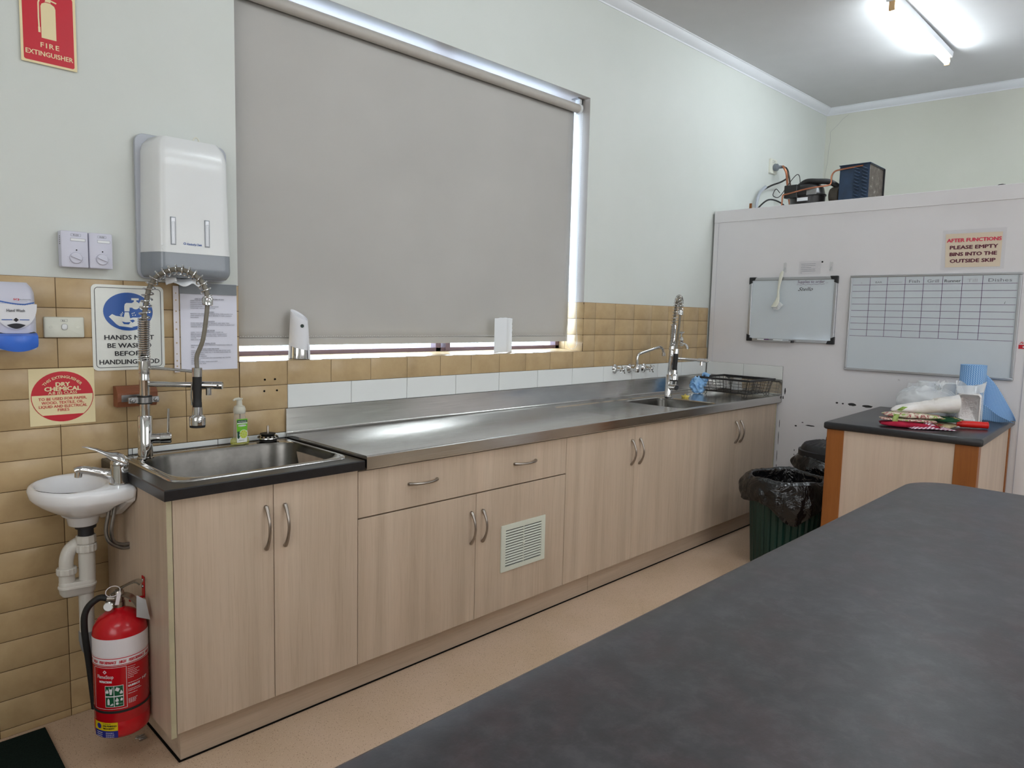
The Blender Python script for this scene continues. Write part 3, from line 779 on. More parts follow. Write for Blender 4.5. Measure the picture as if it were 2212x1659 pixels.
b.poly([(SX0, 0, SZ-0.02), (SX0, -0.004, SZ-0.02), (SX0, -0.004, 1.003), (SX0, 0, 1.0055)])
b.box(SX0-0.0015, SX0+0.0005, -0.010, 0.0, SZ-0.015, 1.004)
pr2 = [(-0.016, SZ+0.0002), (-0.008, SZ+0.003), (-0.0045, SZ+0.010), (-0.0040, 0.9985), (-0.003, 1.0010), (0.0030, 1.0015)]
b.loft([[(SX1+x-0.002, y, z) for x, z in pr2] for y in (-0.004, -0.590)], closed=False, sm=True)
b.box(SX1-0.004, SX1+0.002, -0.592, -0.588, SZ-T, 1.001)
b.build('splashback', sb, angle=60)
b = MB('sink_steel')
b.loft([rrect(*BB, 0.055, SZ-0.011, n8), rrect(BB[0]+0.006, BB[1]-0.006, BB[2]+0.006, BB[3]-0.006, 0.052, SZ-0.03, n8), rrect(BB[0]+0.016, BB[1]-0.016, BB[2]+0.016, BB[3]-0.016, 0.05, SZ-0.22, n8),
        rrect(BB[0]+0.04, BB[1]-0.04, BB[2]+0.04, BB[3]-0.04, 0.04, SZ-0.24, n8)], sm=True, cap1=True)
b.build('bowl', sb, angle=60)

# sink strainer waste lying on the rim
r_ = thing('sink_strainer', 'upturned steel basket strainer resting on the back rim of the left sink', 'strainer', (0.548, -0.062, LZ+0.0045))
c = (0.548, -0.062, LZ+0.0045)
b = MB('black_rubber'); b.lathe([(0.026, 0.0), (0.034, 0.003), (0.034, 0.006), (0.028, 0.009)], c, n=28); b.build('seal', r_)
b = MB('bright_steel', 'dark_hole'); b.lathe([(0.028, 0.008), (0.041, 0.013), (0.0405, 0.017), (0.032, 0.024), (0.024, 0.026), (0.0, 0.026)], c, n=32, cap0=False, cap1=False)
for k in range(14):
    a = 2*PI*k/14; cx, cy = math.cos(a), math.sin(a)
    p = [(c[0]+cx*rr-cy*t_, c[1]+cy*rr+cx*t_, c[2]+zz) for rr, t_, zz in ((0.0395, -0.004, 0.0188), (0.0395, 0.004, 0.0188), (0.0335, 0.0032, 0.0238), (0.0335, -0.0032, 0.0238))]
    b.poly(p, 1)
b.build('basket', r_)
b = MB('black_rubber'); b.lathe([(0.020, 0.026), (0.029, 0.029), (0.030, 0.032), (0.026, 0.033), (0.012, 0.031)], c, n=28); b.build('stopper', r_)
b = MB('satin_nickel'); b.lathe([(0.0048, 0.030), (0.0045, 0.060), (0.003, 0.063)], c, n=16); b.build('stem', r_)

# ================================================================ THINGS ON THE WALL, LEFT PART
def rblock(mb, x0, x1, z0, z1, y0, y1, r, e=0.006, mi=0, n=6, taper=0.0):
    """rounded slab standing off the wall: back at y0 (nearer the wall), front at y1"""
    d = -1 if y1 < y0 else 1
    L = []
    for k, (ins, y) in enumerate(((0, y0), (0+taper*0.8, y1-d*e), (e*0.3+taper, y1-d*e*0.3), (e+taper, y1))):
        L.append([(p[0], y, p[1]) for p in rrect(x0+ins, x1-ins, z0+ins, z1-ins, max(r-ins*0.5, 0.001), 0, n)])
    mb.loft(L, mi, True, True, True)
# red fire extinguisher location sign
sg = thing('fire_extinguisher_sign', 'red location sign with a pale extinguisher picture, high on the left wall', 'sign', (-0.137, -0.001, 2.27))
b = MB('sign_cream'); b.box(-0.211, -0.0595, -0.0015, -0.0002, 2.157, 2.385); b.build('plate', sg)
a = Art((-0.211, -0.0015, 2.157)); a.shape([(p[0], p[1]) for p in rrect(0.007, 0.144, 0.007, 0.221, 0.006, 0)], 'sign_red', 0.0004)
a.text('EXTINGUISHER', 0.0755, 0.026, 0.0205, 'sign_cream', bold=0.0004, width=0.128)
a.text('FIRE', 0.077, 0.0525, 0.021, 'sign_cream', bold=0.0004, width=0.050, spacing=1.3); a.build('lettering', sg)
a = Art((-0.211, -0.0015, 2.157)); C1 = 'sign_cream'
a.shape([(0.056, 0.081), (0.096, 0.081), (0.096, 0.176), (0.093, 0.184), (0.083, 0.190), (0.069, 0.190), (0.059, 0.184), (0.056, 0.176)], C1)
a.shape([(0.068, 0.192), (0.084, 0.192), (0.082, 0.200), (0.070, 0.200)], C1)
a.shape([(0.062, 0.201), (0.098, 0.193), (0.100, 0.197), (0.064, 0.206)], C1); a.shape([(0.066, 0.209), (0.098, 0.207), (0.098, 0.212), (0.066, 0.213)], C1)
a.line([(0.066, 0.204), (0.055, 0.200), (0.050, 0.185), (0.0495, 0.140), (0.0505, 0.100)], 0.004, C1); a.line([(0.0505, 0.112), (0.0508, 0.096)], 0.006, C1)
a.build('extinguisher_picture', sg)

# paper towel dispenser
td = thing('paper_towel_dispenser', 'large white wall dispenser with a grey base, above the left spring tap', 'dispenser', (0.26, -0.05, 1.50))
TX0, TX1, TZ0, TZ1 = 0.108, 0.408, 1.512, 1.990
def dome(mb, z0, z1, mi, cap0, cap1, y_back=-0.012, depth=0.118, nz_=10, top=True):
    L = []
    for k in range(nz_+1):
        u = k/nz_; z = z0+(z1-z0)*u
        tt = (z-TZ0)/(TZ1-TZ0)
        bulge = 1.0-0.20*max(0, (tt-0.80)/0.20)**2-0.05*tt
        bot = 1.0-0.16*max(0, (0.06-tt)/0.06)**1.6
        dd = depth*bulge*bot; wi = 0.002+0.010*tt+0.030*max(0, (tt-0.90)/0.10)**2+0.010*max(0, (0.05-tt)/0.05)**2
        pts = []
        for q in range(25):
            s_ = q/24; x = TX0+wi+(TX1-TX0-2*wi)*s_; e_ = abs(2*s_-1)
            pts.append((x, y_back-dd*(1-max(0, (e_-0.72)/0.28)**2.6*0.93), z))
        pts += [(TX1-wi, y_back, z), (TX0+wi, y_back, z)]
        L.append(pts)
    mb.loft(L, mi, True, cap0, cap1)
b = MB('light_grey_plastic')
b.loft([[(p[0], y, p[1]) for p in rrect(TX0-0.006, TX1+0.010, TZ0-0.006, TZ1+0.010, 0.030, 0)] for y in (-0.001, -0.016)], sm=True, cap0=True, cap1=True)
b.build('back_plate', td, bevel=0.002)
b = MB('white_plastic'); dome(b, 1.596, TZ1-0.003, 0, False, True, nz_=16)
for k in range(3): b.cyl((TX0+0.035, -0.1275, 1.606+k*0.006), (TX1-0.035, -0.1275, 1.606+k*0.006), 0.0012, 6)
b.build('cover', td, angle=50)
b = MB('grey_plastic'); dome(b, TZ0, 1.5955, 0, True, False); b.build('base_cover', td, angle=60)
for x in (0.181, 0.296):
    b = MB('clear_plastic', 'grey_plastic', 'aluminium')
    b.box(x-0.0085, x+0.0085, -0.1305, -0.127, 1.622, 1.716, 1); b.box(x-0.0065, x+0.0065, -0.1312, -0.1304, 1.625, 1.713, 2)
    b.cyl((x, -0.132, 1.626), (x, -0.132, 1.700), 0.005, 10, 0); b.build('level_window', td, bevel=0.001)
b = MB('cream_plastic'); b.lathe([(0.003, 0), (0.003, 0.012)], (0.278, -0.088, 1.976), (0, -0.5, 1), 12)
b.tube([(0.278+0.009*math.cos(q), -0.094, 1.990+0.011*math.sin(q)) for q in [2*PI*k/16 for k in range(17)]], 0.0028, 8, cap=False); b.build('key', td)
a = Art((0.2185, -0.1292, 1.628)); a.text('Kimberly-Clark', 0.008, -0.0035, 0.0105, 'sign_blue', bold=0.0002, align='LEFT', width=0.050)
a.frame(-0.004, 0.0045, -0.003, 0.0045, 0.0016, 'sign_blue', r=0.0035); a.build('lettering', td)
# sheet of towel hanging from the slot
b = MB('paper_white')
def towel(u, v):
    x = 0.190+0.115*u; z = 1.514-v*(0.020+0.012*math.sin(PI*u*1.9)**2)+0.004*nz((u*4, v*3, 0)); return (x, -0.075-0.03*v+0.008*math.sin(u*7+v*2), z)
b.grid(towel, 16, 5)
def towel2(u, v): return (0.165+0.03*u+0.004*v, -0.085-0.02*u, 1.513-0.028*v*(1-0.5*u)+0.003*nz((u*6, v*5, 2)))
b.grid(towel2, 8, 5)
single('paper_towel', b, 'crumpled white paper towel end hanging out of the dispenser', 'paper towel', (0.25, -0.09, 1.50), solid=0.0006)

# two thermostat controllers
for x0, x1, lb in ((-0.1315, -0.0535, 'left one of the pair, with side vents'), (-0.0505, 0.0185, 'right one of the pair')):
    th = thing('thermostat', 'white thermostat controller with a round dial, '+lb, 'thermostat', ((x0+x1)/2, -0.02, 1.53))
    b = MB('lavender_plastic'); rblock(b, x0, x1, 1.5305, 1.6465, -0.0005, -0.034, 0.004, 0.003)
    if x0 < -0.1:
        for k in range(5): b.box(x0-0.0004, x0+0.001, -0.024, -0.018, 1.603+k*0.006, 1.606+k*0.006, b.m('dark_hole'))
    b.build('case', th)
    xc, zc = (x0+x1)/2+0.002, 1.561
    b = MB('lavender_plastic'); b.lathe([(0.0185, 0), (0.0185, 0.003), (0.0165, 0.006), (0.0, 0.006)], (xc, -0.034, zc), (0, -1, 0), 32, cap1=False)
    b.X = Matrix.Translation((xc, -0.040, zc)) @ Matrix.Rotation(math.radians(22), 4, 'Y'); b.box(-0.0155, 0.0155, -0.006, 0.001, -0.0022, 0.0022)
    b.build('dial', th, bevel=0.0008)
    a = Art((x0, -0.0341, 1.5305)); w_ = x1-x0
    a.frame(w_*0.36, w_*0.74, 0.100, 0.108, 0.0006, 'ink_grey', r=0.002); a.text('FU20', w_*0.55, 0.1012, 0.0075, 'ink_black', width=w_*0.20)
    a.rect(w_*0.34, w_*0.90, 0.084, 0.094, 'ink_faint'); a.rect(w_*0.36, w_*0.88, 0.0855, 0.0925, 'paper_white', 0.0008)
    a.disc(w_*0.56, 0.056, 0.0022, 'dark_hole')
    for k in range(7):
        q = PI*1.2-PI*1.4*k/6; a.disc(w_*0.5+0.002+0.0225*math.cos(q), 0.0305+0.0225*math.sin(q), 0.0006, 'ink_grey', n=8)
    a.build('lettering', th)

# hand wash soap dispenser
sd = thing('soap_dispenser', 'white hand wash dispenser with a blue push bar, at the left edge', 'dispenser', (-0.275, -0.05, 1.27))
b = MB('lavender_plastic')
L = []
for k in range(15):
    u = k/14; z = 1.268+(1.474-1.268)*u
    wr = 0.0655-0.003*u-0.016*max(0, (u-0.82)/0.18)**2.2; dp = 0.085+0.018*math.sin(PI*min(1, u*1.1))**0.7-0.016*max(0, (u-0.85)/0.15)**2
    pts = [(-0.2745+wr*q_, -0.004-dp*(1-abs(q_)**7*0.60), z) for q_ in [(-1+2*q/20) for q in range(21)]]
    pts += [(-0.2745+wr, -0.001, z), (-0.2745-wr, -0.001, z)]; L.append(pts)
b.loft(L, 0, True, True, True); b.build('body', sd, angle=60)
b = MB('white_matt')           # raised shield panel on the front
def shield(u, v):
    z = 1.330+0.078*v; hw = 0.002+0.053*(1-(1-v)**2.4)**0.62; q_ = 2*u-1
    return (-0.2745+hw*q_, -0.1090-0.0015*(1-abs(q_)**3)-0.0016*min(1, v*6), z)
b.grid(shield, 14, 14); b.build('front_panel', sd)
b = MB('blue_plastic')
L = []
for k in range(9):
    u = k/8; x = -0.3265+0.104*u; q_ = 2*u-1
    L.append([(x, -0.070, 1.318), (x, -0.112-0.008*(1-q_*q_), 1.320-0.002*(1-q_*q_)), (x, -0.128-0.010*(1-q_*q_), 1.312), (x, -0.130-0.012*(1-q_*q_), 1.290), (x, -0.122-0.010*(1-q_*q_), 1.278-0.014*(1-q_*q_)), (x, -0.070, 1.280)])
b.loft(L, 0, True, True, True); b.build('push_bar', sd, angle=35)
b = MB('dark_plastic'); b.box(-0.329, -0.220, -0.105, -0.06, 1.276, 1.324); b.build('recess', sd, bevel=0.008)
a = Art((-0.2745, -0.1128, 1.38))
a.text('Hand Wash', 0.0, 0.004, 0.0125, 'ink_black', bold=0.0001, width=0.046, w=0.0012)
a.rect(-0.036, -0.009, -0.021, -0.0185, 'sign_blue', 0.0002); a.rect(0.009, 0.034, -0.021, -0.0185, 'sign_blue', 0.0002)
a.shape([(-0.007, -0.020), (0, -0.0265), (0.007, -0.020), (0, -0.0135)], 'ink_black', 0.0006)
a.shape([(-0.024+0.048*k/12, -0.036+0.0055*math.sin(PI*k/12)) for k in range(13)]+[(0.024-0.048*k/12, -0.036-0.011*math.sin(PI*k/12)) for k in range(1, 12)], 'ink_black', 0.0002)
a.text('SCJ', -0.005, 0.0395, 0.0065, 'sign_red', bold=0.0006, width=0.014, w=0.0, align='LEFT'); a.text('PROFESSIONAL', 0.0105, 0.0397, 0.0045, 'ink_black', width=0.030, w=0.0, align='LEFT'); a.text('A Family Company', 0.0105, 0.0362, 0.003, 'ink_grey', width=0.020, w=0.0, align='LEFT')
wv_ = [(-0.052+0.100*k/16, 0.0405-0.012*math.sin(PI*0.5*k/12) if k < 13 else 0.0285+0.0015*(k-12)) for k in range(17)]
for (p, q) in zip(wv_[:-1], wv_[1:]): a.shape([(p[0], p[1]), (q[0], q[1]), (q[0], q[1]-0.0035), (p[0], p[1]-0.0045)], 'sign_blue', 0.0004 if abs(p[0]) < .045 else -0.003)
a.build('lettering', sd)

# isolator switch plate
sw = thing('switch_plate', 'cream isolator switch plate on the tiles beside the soap dispenser', 'switch', (-0.1235, -0.005, 1.302))
b = MB('cream_plastic'); rblock(b, -0.1815, -0.0665, 1.3015, 1.3690, -0.0006, -0.010, 0.004, 0.005); b.build('plate', sw)
for x in (-0.163, -0.085):
    b = MB('cream_plastic'); b.lathe([(0.0045, 0), (0.004, 0.0012), (0, 0.0012)], (x, -0.0095, 1.336), (0, -1, 0), 16, cap1=False); b.build('screw_cap', sw)
b = MB('white_plastic'); rblock(b, -0.132, -0.117, 1.3275, 1.3455, -0.009, -0.0135, 0.0065, 0.001); b.build('rocker', sw)
a = Art((-0.1245, -0.0101, 1.336)); a.frame(-0.010, 0.009, 0.0175, 0.0255, 0.0005, 'ink_grey', r=0.001); a.text('R2', -0.002, 0.0185, 0.0065, 'ink_black', width=0.008)
a.frame(-0.0088, 0.0088, -0.0100, 0.0105, 0.0006, 'ink_grey', r=0.007); a.build('lettering', sw)

# HANDS MUST BE WASHED sign
hs = thing('hand_washing_sign', 'white sign with a blue hand washing picture behind the left spring tap', 'sign', (0.074, -0.003, 1.188))
b = MB('sign_white')
b.loft([[(p[0], y, p[1]) for p in rrect(-0.0425, 0.1880, 1.1880, 1.4805, 0.016, 0)] for y in (-0.0008, -0.0030)], sm=False, cap0=True, cap1=True); b.build('plate', hs)
O_ = (-0.0425, -0.0031, 1.188)
a = Art(O_); a.frame(0.0095, 0.221, 0.0095, 0.283, 0.0017, 'ink_black', r=0.012)
for tx, v, wd in (('HANDS MUST', 0.1055, 0.158), ('BE WASHED', 0.0775, 0.140), ('BEFORE', 0.0500, 0.096), ('HANDLING FOOD', 0.0210, 0.192)):
    a.text(tx, 0.1150, v, 0.0225, 'ink_black', bold=0.0006, width=wd)
a.build('lettering', hs)
a = Art(O_); U, V = 0.1140, 0.2020
a.disc(U, V, 0.0790, 'sign_blue', n=48, rv=0.0655); WH = 'sign_white'
def hp(pts, m=WH, w=0.0010): a.shape([(U+p, V+q) for p, q in pts], m, w)
hp([(0.010, 0.047), (0.034, 0.047), (0.034, 0.040), (0.010, 0.040)]); hp([(0.018, 0.041), (0.026, 0.041), (0.026, 0.032), (0.018, 0.032)])
a.disc(U+0.023, V+0.022, 0.0135, WH, 0.0010, 20)
hp([(-0.006, 0.030), (0.040, 0.030), (0.040, 0.014), (0.004, 0.014), (0.003, 0.001), (-0.013, 0.001), (-0.013, 0.018), (-0.011, 0.026)])
hp([(0.036, 0.034), (0.044, 0.038), (0.047, 0.038), (0.047, 0.006), (0.044, 0.006), (0.036, 0.011)])
hp([(-0.012, -0.002), (0.001, -0.002), (0.006, -0.030), (-0.016, -0.024)])
hp([(-0.062, -0.018), (-0.052, -0.009), (-0.040, -0.015), (-0.018, -0.018), (0.000, -0.027), (0.014, -0.040), (0.010, -0.047), (-0.004, -0.040), (0.014, -0.054), (0.008, -0.055), (-0.030, -0.050), (-0.040, -0.043)])
hp([(0.056, -0.010), (0.064, -0.020), (0.040, -0.046), (0.014, -0.052), (-0.006, -0.044), (-0.012, -0.036), (-0.006, -0.032), (0.012, -0.038), (0.000, -0.024), (0.014, -0.020), (0.034, -0.020)], WH, 0.0012)
hp([(-0.022, -0.034), (-0.010, -0.037), (0.006, -0.036), (0.000, -0.044), (-0.016, -0.043)], 'sign_blue', 0.0014); hp([(0.004, -0.030), (0.014, -0.027), (0.020, -0.032), (0.012, -0.038)], 'sign_blue', 0.0014)
for p, q in (((-0.024, -0.006), (-0.020, -0.012)), ((-0.027, -0.010), (-0.022, -0.016)), ((-0.020, -0.001), (-0.018, -0.007)), ((0.010, -0.008), (0.013, -0.004)), ((0.016, -0.006), (0.019, -0.002)), ((0.012, -0.014), (0.015, -0.011)), ((0.020, -0.013), (0.023, -0.010))):
    a.line([(U+p[0], V+p[1]), (U+q[0], V+q[1])], 0.0022, WH, 0.0012)
a.build('hand_washing_picture', hs)

# DRY CHEMICAL disc sign
ds = thing('extinguisher_class_sign', 'square cream sign with a red DRY CHEMICAL disc, below the switch plate', 'sign', (-0.134, -0.001, 1.015))
b = MB('sign_cream'); b.box(-0.2285, -0.0405, -0.0018, -0.0004, 1.0145, 1.2005); b.build('plate', ds)
a = Art((-0.1345, -0.0019, 1.1075)); R_ = 0.0895; RD = 'sign_red'; CR = 'sign_cream'
a.disc(0, 0, R_, RD, 0.0004, 48, rv=0.0830)
def chord(v0, v1, m, w, k=0.975):
    f = lambda v: R_*k*math.sqrt(max(0, 1-(v/(0.083*k))**2)); vs_ = [v0+(v1-v0)*i/10 for i in range(11)]
    a.shape([(-f(v), v) for v in vs_]+[(f(v), v) for v in reversed(vs_)], m, w)
chord(-0.0600, 0.0060, CR, 0.0006)
a.build('disc', ds)
a = Art((-0.1345, -0.0026, 1.1075))
a.text('DRY', 0.0, 0.0345, 0.0185, CR, bold=0.0011, width=0.040); a.text('CHEMICAL', 0.0, 0.0195, 0.0190, CR, bold=0.0011, width=0.103)
a.text('A:B (E) CLASS', 0.0, 0.0085, 0.0125, CR, bold=0.0003, width=0.082)
a.text('THIS EXTINGUISHER', 0.0, -0.003, 0.0125, CR, bold=0.0003, width=0.118, arc=(0.0640,))
for tx, v, wd in (('TO BE USED FOR PAPER,', -0.0110, 0.138), ('WOOD, TEXTILE, OIL,', -0.0235, 0.122), ('LIQUID AND ELECTRICAL', -0.0360, 0.138), ('FIRES', -0.0480, 0.033)): a.text(tx, 0, v, 0.0128, RD, bold=0.0002, width=wd)
a.build('lettering', ds)

# job list in a punched plastic sleeve, taped up
js = thing('job_list', 'typed kitchen job list in a punched plastic sleeve, taped beside the window', 'paper', (0.35, -0.002, 1.17))
b = MB('paper'); b.box(0.2455, 0.4560, -0.0022, -0.0016, 1.178, 1.500); b.build('sheet', js)
b = MB('clear_sleeve')
def slv(u, v): x = 0.222+0.240*u; z = 1.172+0.310*v; return (x, -0.0040-0.0022*nz((x*30, 0, z*16)), z)
b.grid(slv, 20, 26); b.build('plastic_sleeve', js)
b = MB('label_white', 'tan_tile')
b.box(0.2200, 0.2395, -0.0062, -0.0056, 1.173, 1.486)
for k, z in enumerate((1.460, 1.435, 1.395, 1.355, 1.330, 1.280, 1.240, 1.215, 1.195)): b.cyl((0.2295, -0.0066, z), (0.2295, -0.0061, z), 0.0030 if k % 3 else 0.0024, 10, 1)
b.build('binding_strip', js)
b = MB('tape_grey')
def tp(u, v): x = 0.2415+0.2125*u; z = 1.4590+0.0400*v; return (x, -0.0068-0.0010*nz((x*30, 0, z*30)), z)
b.grid(tp, 14, 4); b.build('tape', js)
a = Art((0.2455, -0.0063, 1.178))
y = 0.262
for ln in ('#JOBS TO BE DONE AT THE END OF DAY', 'WASH THE MATS', 'WASHOUT COOLROOM', 'WASHOUT FRIDGE', 'WIPE DOWN BAY MARIE CLEAN GLASS', 'WASH DRIP TRAYS FROM BOTTOM', '', '#LEFTOVERS', 'REMOVE TOP GRILLS AND SCRUB WITH, WIPE DOWN TOP', 'AND WASH IT. EVEN CHECK BEHIND IT AND CLEAN IF', 'REQUIRED.', '', '#RANGE HOOD', 'SCRAP AND WASH DOWN THE BACK AND SIDES THEN', 'DOWN SWEEP AND IT, CHECK DO NOT WANT TO BUILD OUT', 'GREASE IN IT PLEASE.', '', '#DEEP FRYER', 'EVERY TWO WEEKS DRAIN AND SCRAPE OIL', 'REMOVE BASKETS PLACE AND WASH THOROUGHLY', 'WASH INSIDES AND OUTSIDE WELL WITH CLEAN', 'WATER.', 'REPLACE WITH OIL.', '', '#SMALL FRYER', 'DRAIN AND CLEAN OUT WITHOUT THOROUGHLY REPLACE', 'OIL.', '#HOOD OVER THE STOVE', 'WASH WITH BE DONE ONCE TO GET RID OF FAT AND', 'EVERY 6 WEEKS TAKE ALL 5 FILTERS AND SOAK IN', 'FILTERS BEHIND.', 'CLEAN TILE BEHIND', 'ONCE ALL CLEAN AND DRY REASSEMBLE ALL PLATES', 'AND GRILLS', 'REPLACE FILTERS, WIPE AND DRY', 'SWEEP FLOOR, MOP'):
    if ln.startswith('#'): a.text(ln[1:], 0.105, y, 0.0052, 'ink_grey', bold=0.0002, width=0.0032*len(ln)); a.rect(0.105-0.0016*len(ln), 0.105+0.0016*len(ln), y-0.0014, y-0.0009, 'ink_grey')
    elif ln: a.text(ln, 0.034, y, 0.0052, 'ink_grey', bold=0.0001, width=0.00335*len(ln), align='LEFT')
    y -= 0.00685
a.build('lettering', js)

# ================================================================ TAPS, BASIN, PIPES, EXTINGUISHER
def spring_tap(label, loc, arch_dir, lever_dir, arm_dir, lean=(0, 0), arm_len=0.26, hand_r=0.176):
    """commercial pull-down spring tap. local origin at the base, z up; directions are angles in degrees"""
    root = thing('spring_tap', label, 'tap', loc, rot=(-lean[1], lean[0], 0))
    ad = Vector((math.cos(math.radians(arch_dir)), math.sin(math.radians(arch_dir)), 0))
    ld = Vector((math.cos(math.radians(lever_dir)), math.sin(math.radians(lever_dir)), 0))
    md = Vector((math.cos(math.radians(arm_dir)), math.sin(math.radians(arm_dir)), 0))
    Z = Vector((0, 0, 1))
    b = MB('chrome')
    b.lathe([(0.026, 0), (0.026, 0.004), (0.0235, 0.006), (0.0235, 0.144), (0.0215, 0.147), (0.0168, 0.147), (0.0168, 0.268), (0.0172, 0.269), (0.0172, 0.271), (0.0168, 0.272),
             (0.0168, 0.292), (0.0185, 0.293), (0.0185, 0.296), (0.0168, 0.297), (0.0168, 0.305), (0.0198, 0.306), (0.0198, 0.334), (0.0, 0.334)], n=36, cap1=False)
    b.build('column', root)
    b = MB('chrome', 'black_rubber')
    b.lathe([(0.0180, 0.010), (0.0180, 0.042), (0.0176, 0.043), (0.0176, 0.045), (0.0190, 0.046), (0.0190, 0.078), (0.0165, 0.081), (0.0, 0.081)], Z*0.068, ld, 28)
    b.build('mixer_body', root)
    p = Z*0.084+ld*0.070; b = MB('chrome'); b.tube([p, p+Z*0.03+ld*0.001, p+Z*0.086+ld*0.002], 0.0042, 12); b.build('lever', root)
    # spout arm with diverter and nozzle
    zs = 0.256; b = MB('chrome'); b.tube([Z*zs+md*0.01, Z*zs+md*arm_len*0.70], 0.0095, 16)
    b.lathe([(0.0130, 0), (0.0130, 0.040), (0.0122, 0.041), (0.0122, 0.043), (0.0130, 0.044), (0.0130, 0.072), (0.0, 0.072)], Z*zs+md*arm_len*0.70, md, 24)
    q = Z*zs+md*(arm_len*0.70+0.026); b.cyl(q-Z*0.010, q-Z*0.034, 0.0092, 18); b.build('spout_arm', root)
    q = Z*zs+md*(arm_len*0.70+0.060); side = md.cross(Z)
    b = MB('chrome', 'dark_hole'); b.cyl(q+side*0.0115, q+side*0.0175, 0.0038, 12); b.cyl(q+side*0.0174, q+side*0.0180, 0.0022, 10, 1); b.build('diverter', root)
    # upper holder arm
    zh = 0.312; hp_ = ad*hand_r
    b = MB('chrome'); b.tube([Z*zh+ad*0.012, Z*(zh-0.004)+ad*(hand_r*0.55), Z*(zh-0.010)+hp_], [0.0058, 0.0050, 0.0056], 12)
    b.lathe([(0.0165, -0.016), (0.0165, 0.014), (0.0150, 0.015), (0.0, 0.015)], Z*(zh-0.010)+hp_, Z, 24); b.build('holder_arm', root)
    # hand piece: black grip and chrome rose
    b = MB('black_rubber'); b.lathe([(0.0150, 0.0), (0.0148, -0.040), (0.0138, -0.072), (0.0142, -0.088), (0.0148, -0.089), (0.0150, -0.104), (0.0, -0.104)], Z*(zh-0.026)+hp_, Z, 24); b.build('grip', root)
    b = MB('chrome'); zt = zh-0.130
    b.lathe([(0.0162, 0.0), (0.0170, -0.026), (0.0262, -0.034), (0.0270, -0.038), (0.0268, -0.062), (0.0235, -0.064), (0.0235, -0.066), (0.0, -0.066)], Z*zt+hp_, Z, 32, mi=0)
    b.lathe([(0.0255, -0.0635), (0.0248, -0.0705), (0.0, -0.0705)], Z*zt+hp_, Z, 28, b.m('black_rubber')); b.build('spray_head', root)
    tdir = (ad*-0.25+ld*0.6).normalized(); b = MB('bright_steel'); b.tube([Z*(zh-0.045)+hp_-ad*0.017, Z*(zh-0.09)+hp_-ad*0.021, Z*(zh-0.125)+hp_-ad*0.018], 0.0032, 8); b.build('trigger', root)
    # hose inside the arch and down to the hand piece
    top = 0.334
    arch = [(0.0, top), (0.0, 0.400), (0.001, 0.475), (0.008, 0.524), (0.020, 0.580), (0.045, 0.620), (0.082, 0.640), (0.112, 0.646), (0.148, 0.640), (0.184, 0.618), (0.205, 0.586), (0.2125, 0.553)]
    path = spline([ad*r+Z*z for r, z in arch], 10)
    cap_p = ad*0.2125+Z*0.553
    hose = spline([cap_p, cap_p-Z*0.05-ad*0.003, cap_p-Z*0.14-ad*0.016, hp_+Z*(zh+0.045), hp_+Z*(zh+0.004)], 8)
    b = MB('hose_clear'); b.tube(path, 0.0082, 12); b.tube(hose, 0.0074, 12); b.build('hose', root)
    b = MB('chrome'); b.lathe([(0.0145, 0.006), (0.0150, 0.002), (0.0172, -0.001), (0.0172, -0.022), (0.0150, -0.024), (0.0, -0.024)], cap_p, Z, 24); b.build('hose_collar', root)
    # close wound coil then open spring round the hose
    cum = [0.0]
    for a_, c_ in zip(path[:-1], path[1:]): cum.append(cum[-1]+(c_-a_).length)
    TL = cum[-1]; side = ad.cross(Z)
    def at(s_):
        s_ = max(0, min(TL-1e-6, s_)); i = max(j for j in range(len(cum)-1) if cum[j] <= s_); u = (s_-cum[i])/(cum[i+1]-cum[i])
        return path[i].lerp(path[i+1], u), (path[i+1]-path[i]).normalized()
    def coil(s0, s1, turns, R0, R1, wr):
        pts = []; n = int(turns*16)
        for k in range(n+1):
            u = k/n; p_, t_ = at(s0+(s1-s0)*u); e2 = t_.cross(side); R = R0+(R1-R0)*u; q = 2*PI*turns*u
            pts.append(p_+(side*math.cos(q)+e2*math.sin(q))*R)
        b = MB('chrome'); b.tube(pts, wr, 7); return b
    coil(0.0, 0.142, 19, 0.0165, 0.0165, 0.0033).build('close_coil', root)
    coil(0.142, TL-0.004, 18, 0.0172, 0.0165, 0.0023).build('open_spring', root)
    return root
spring_tap('tall chrome spring tap on the left sink, clamped to a timber block', (0.080, -0.110, LZ+0.0048), -43, -20, -39, lean=(0.012, 0.0), arm_len=0.262)
spring_tap('tall chrome spring tap behind the square bowl at the far end of the bench', (3.287, -0.160, SZ-0.005), 221, 250, -52, lean=(0.066, 0.0), arm_len=0.245)

# timber block and pipe clamp steadying the left tap
b = MB('block_timber')
b.loft([[(x, y, z) for y, z in ((-0.0008, 1.062), (-0.034, 1.062), (-0.048, 1.082), (-0.048, 1.112), (-0.030, 1.134), (-0.0008, 1.134))] for x in (0.016, 0.146)], sm=False, cap0=True, cap1=True)
single('timber_block', b, 'brown timber block fixed to the tiles behind the left spring tap', 'block', (0.081, -0.02, 1.062), bevel=0.002)
pc = thing('pipe_clamp', 'galvanised two-screw pipe clamp round the left spring tap column', 'clamp', (0.084, -0.11, 1.090))
cx, cy, cz = 0.0825, -0.110, 1.0925
b = MB('galvanised')
b.lathe([(0.0205, -0.010), (0.0225, -0.010), (0.0225, 0.010), (0.0205, 0.010)], (cx, cy, cz), n=32, cap0=False, cap1=False)
b.box(cx-0.052, cx-0.0215, cy-0.004, cy+0.004, cz-0.010, cz+0.010); b.box(cx+0.0215, cx+0.045, cy-0.004, cy+0.004, cz-0.010, cz+0.010)
b.cyl((cx, -0.048, cz), (cx, cy+0.022, cz), 0.005, 10); b.box(cx-0.055, cx+0.035, -0.052, -0.048, cz-0.011, cz+0.013)
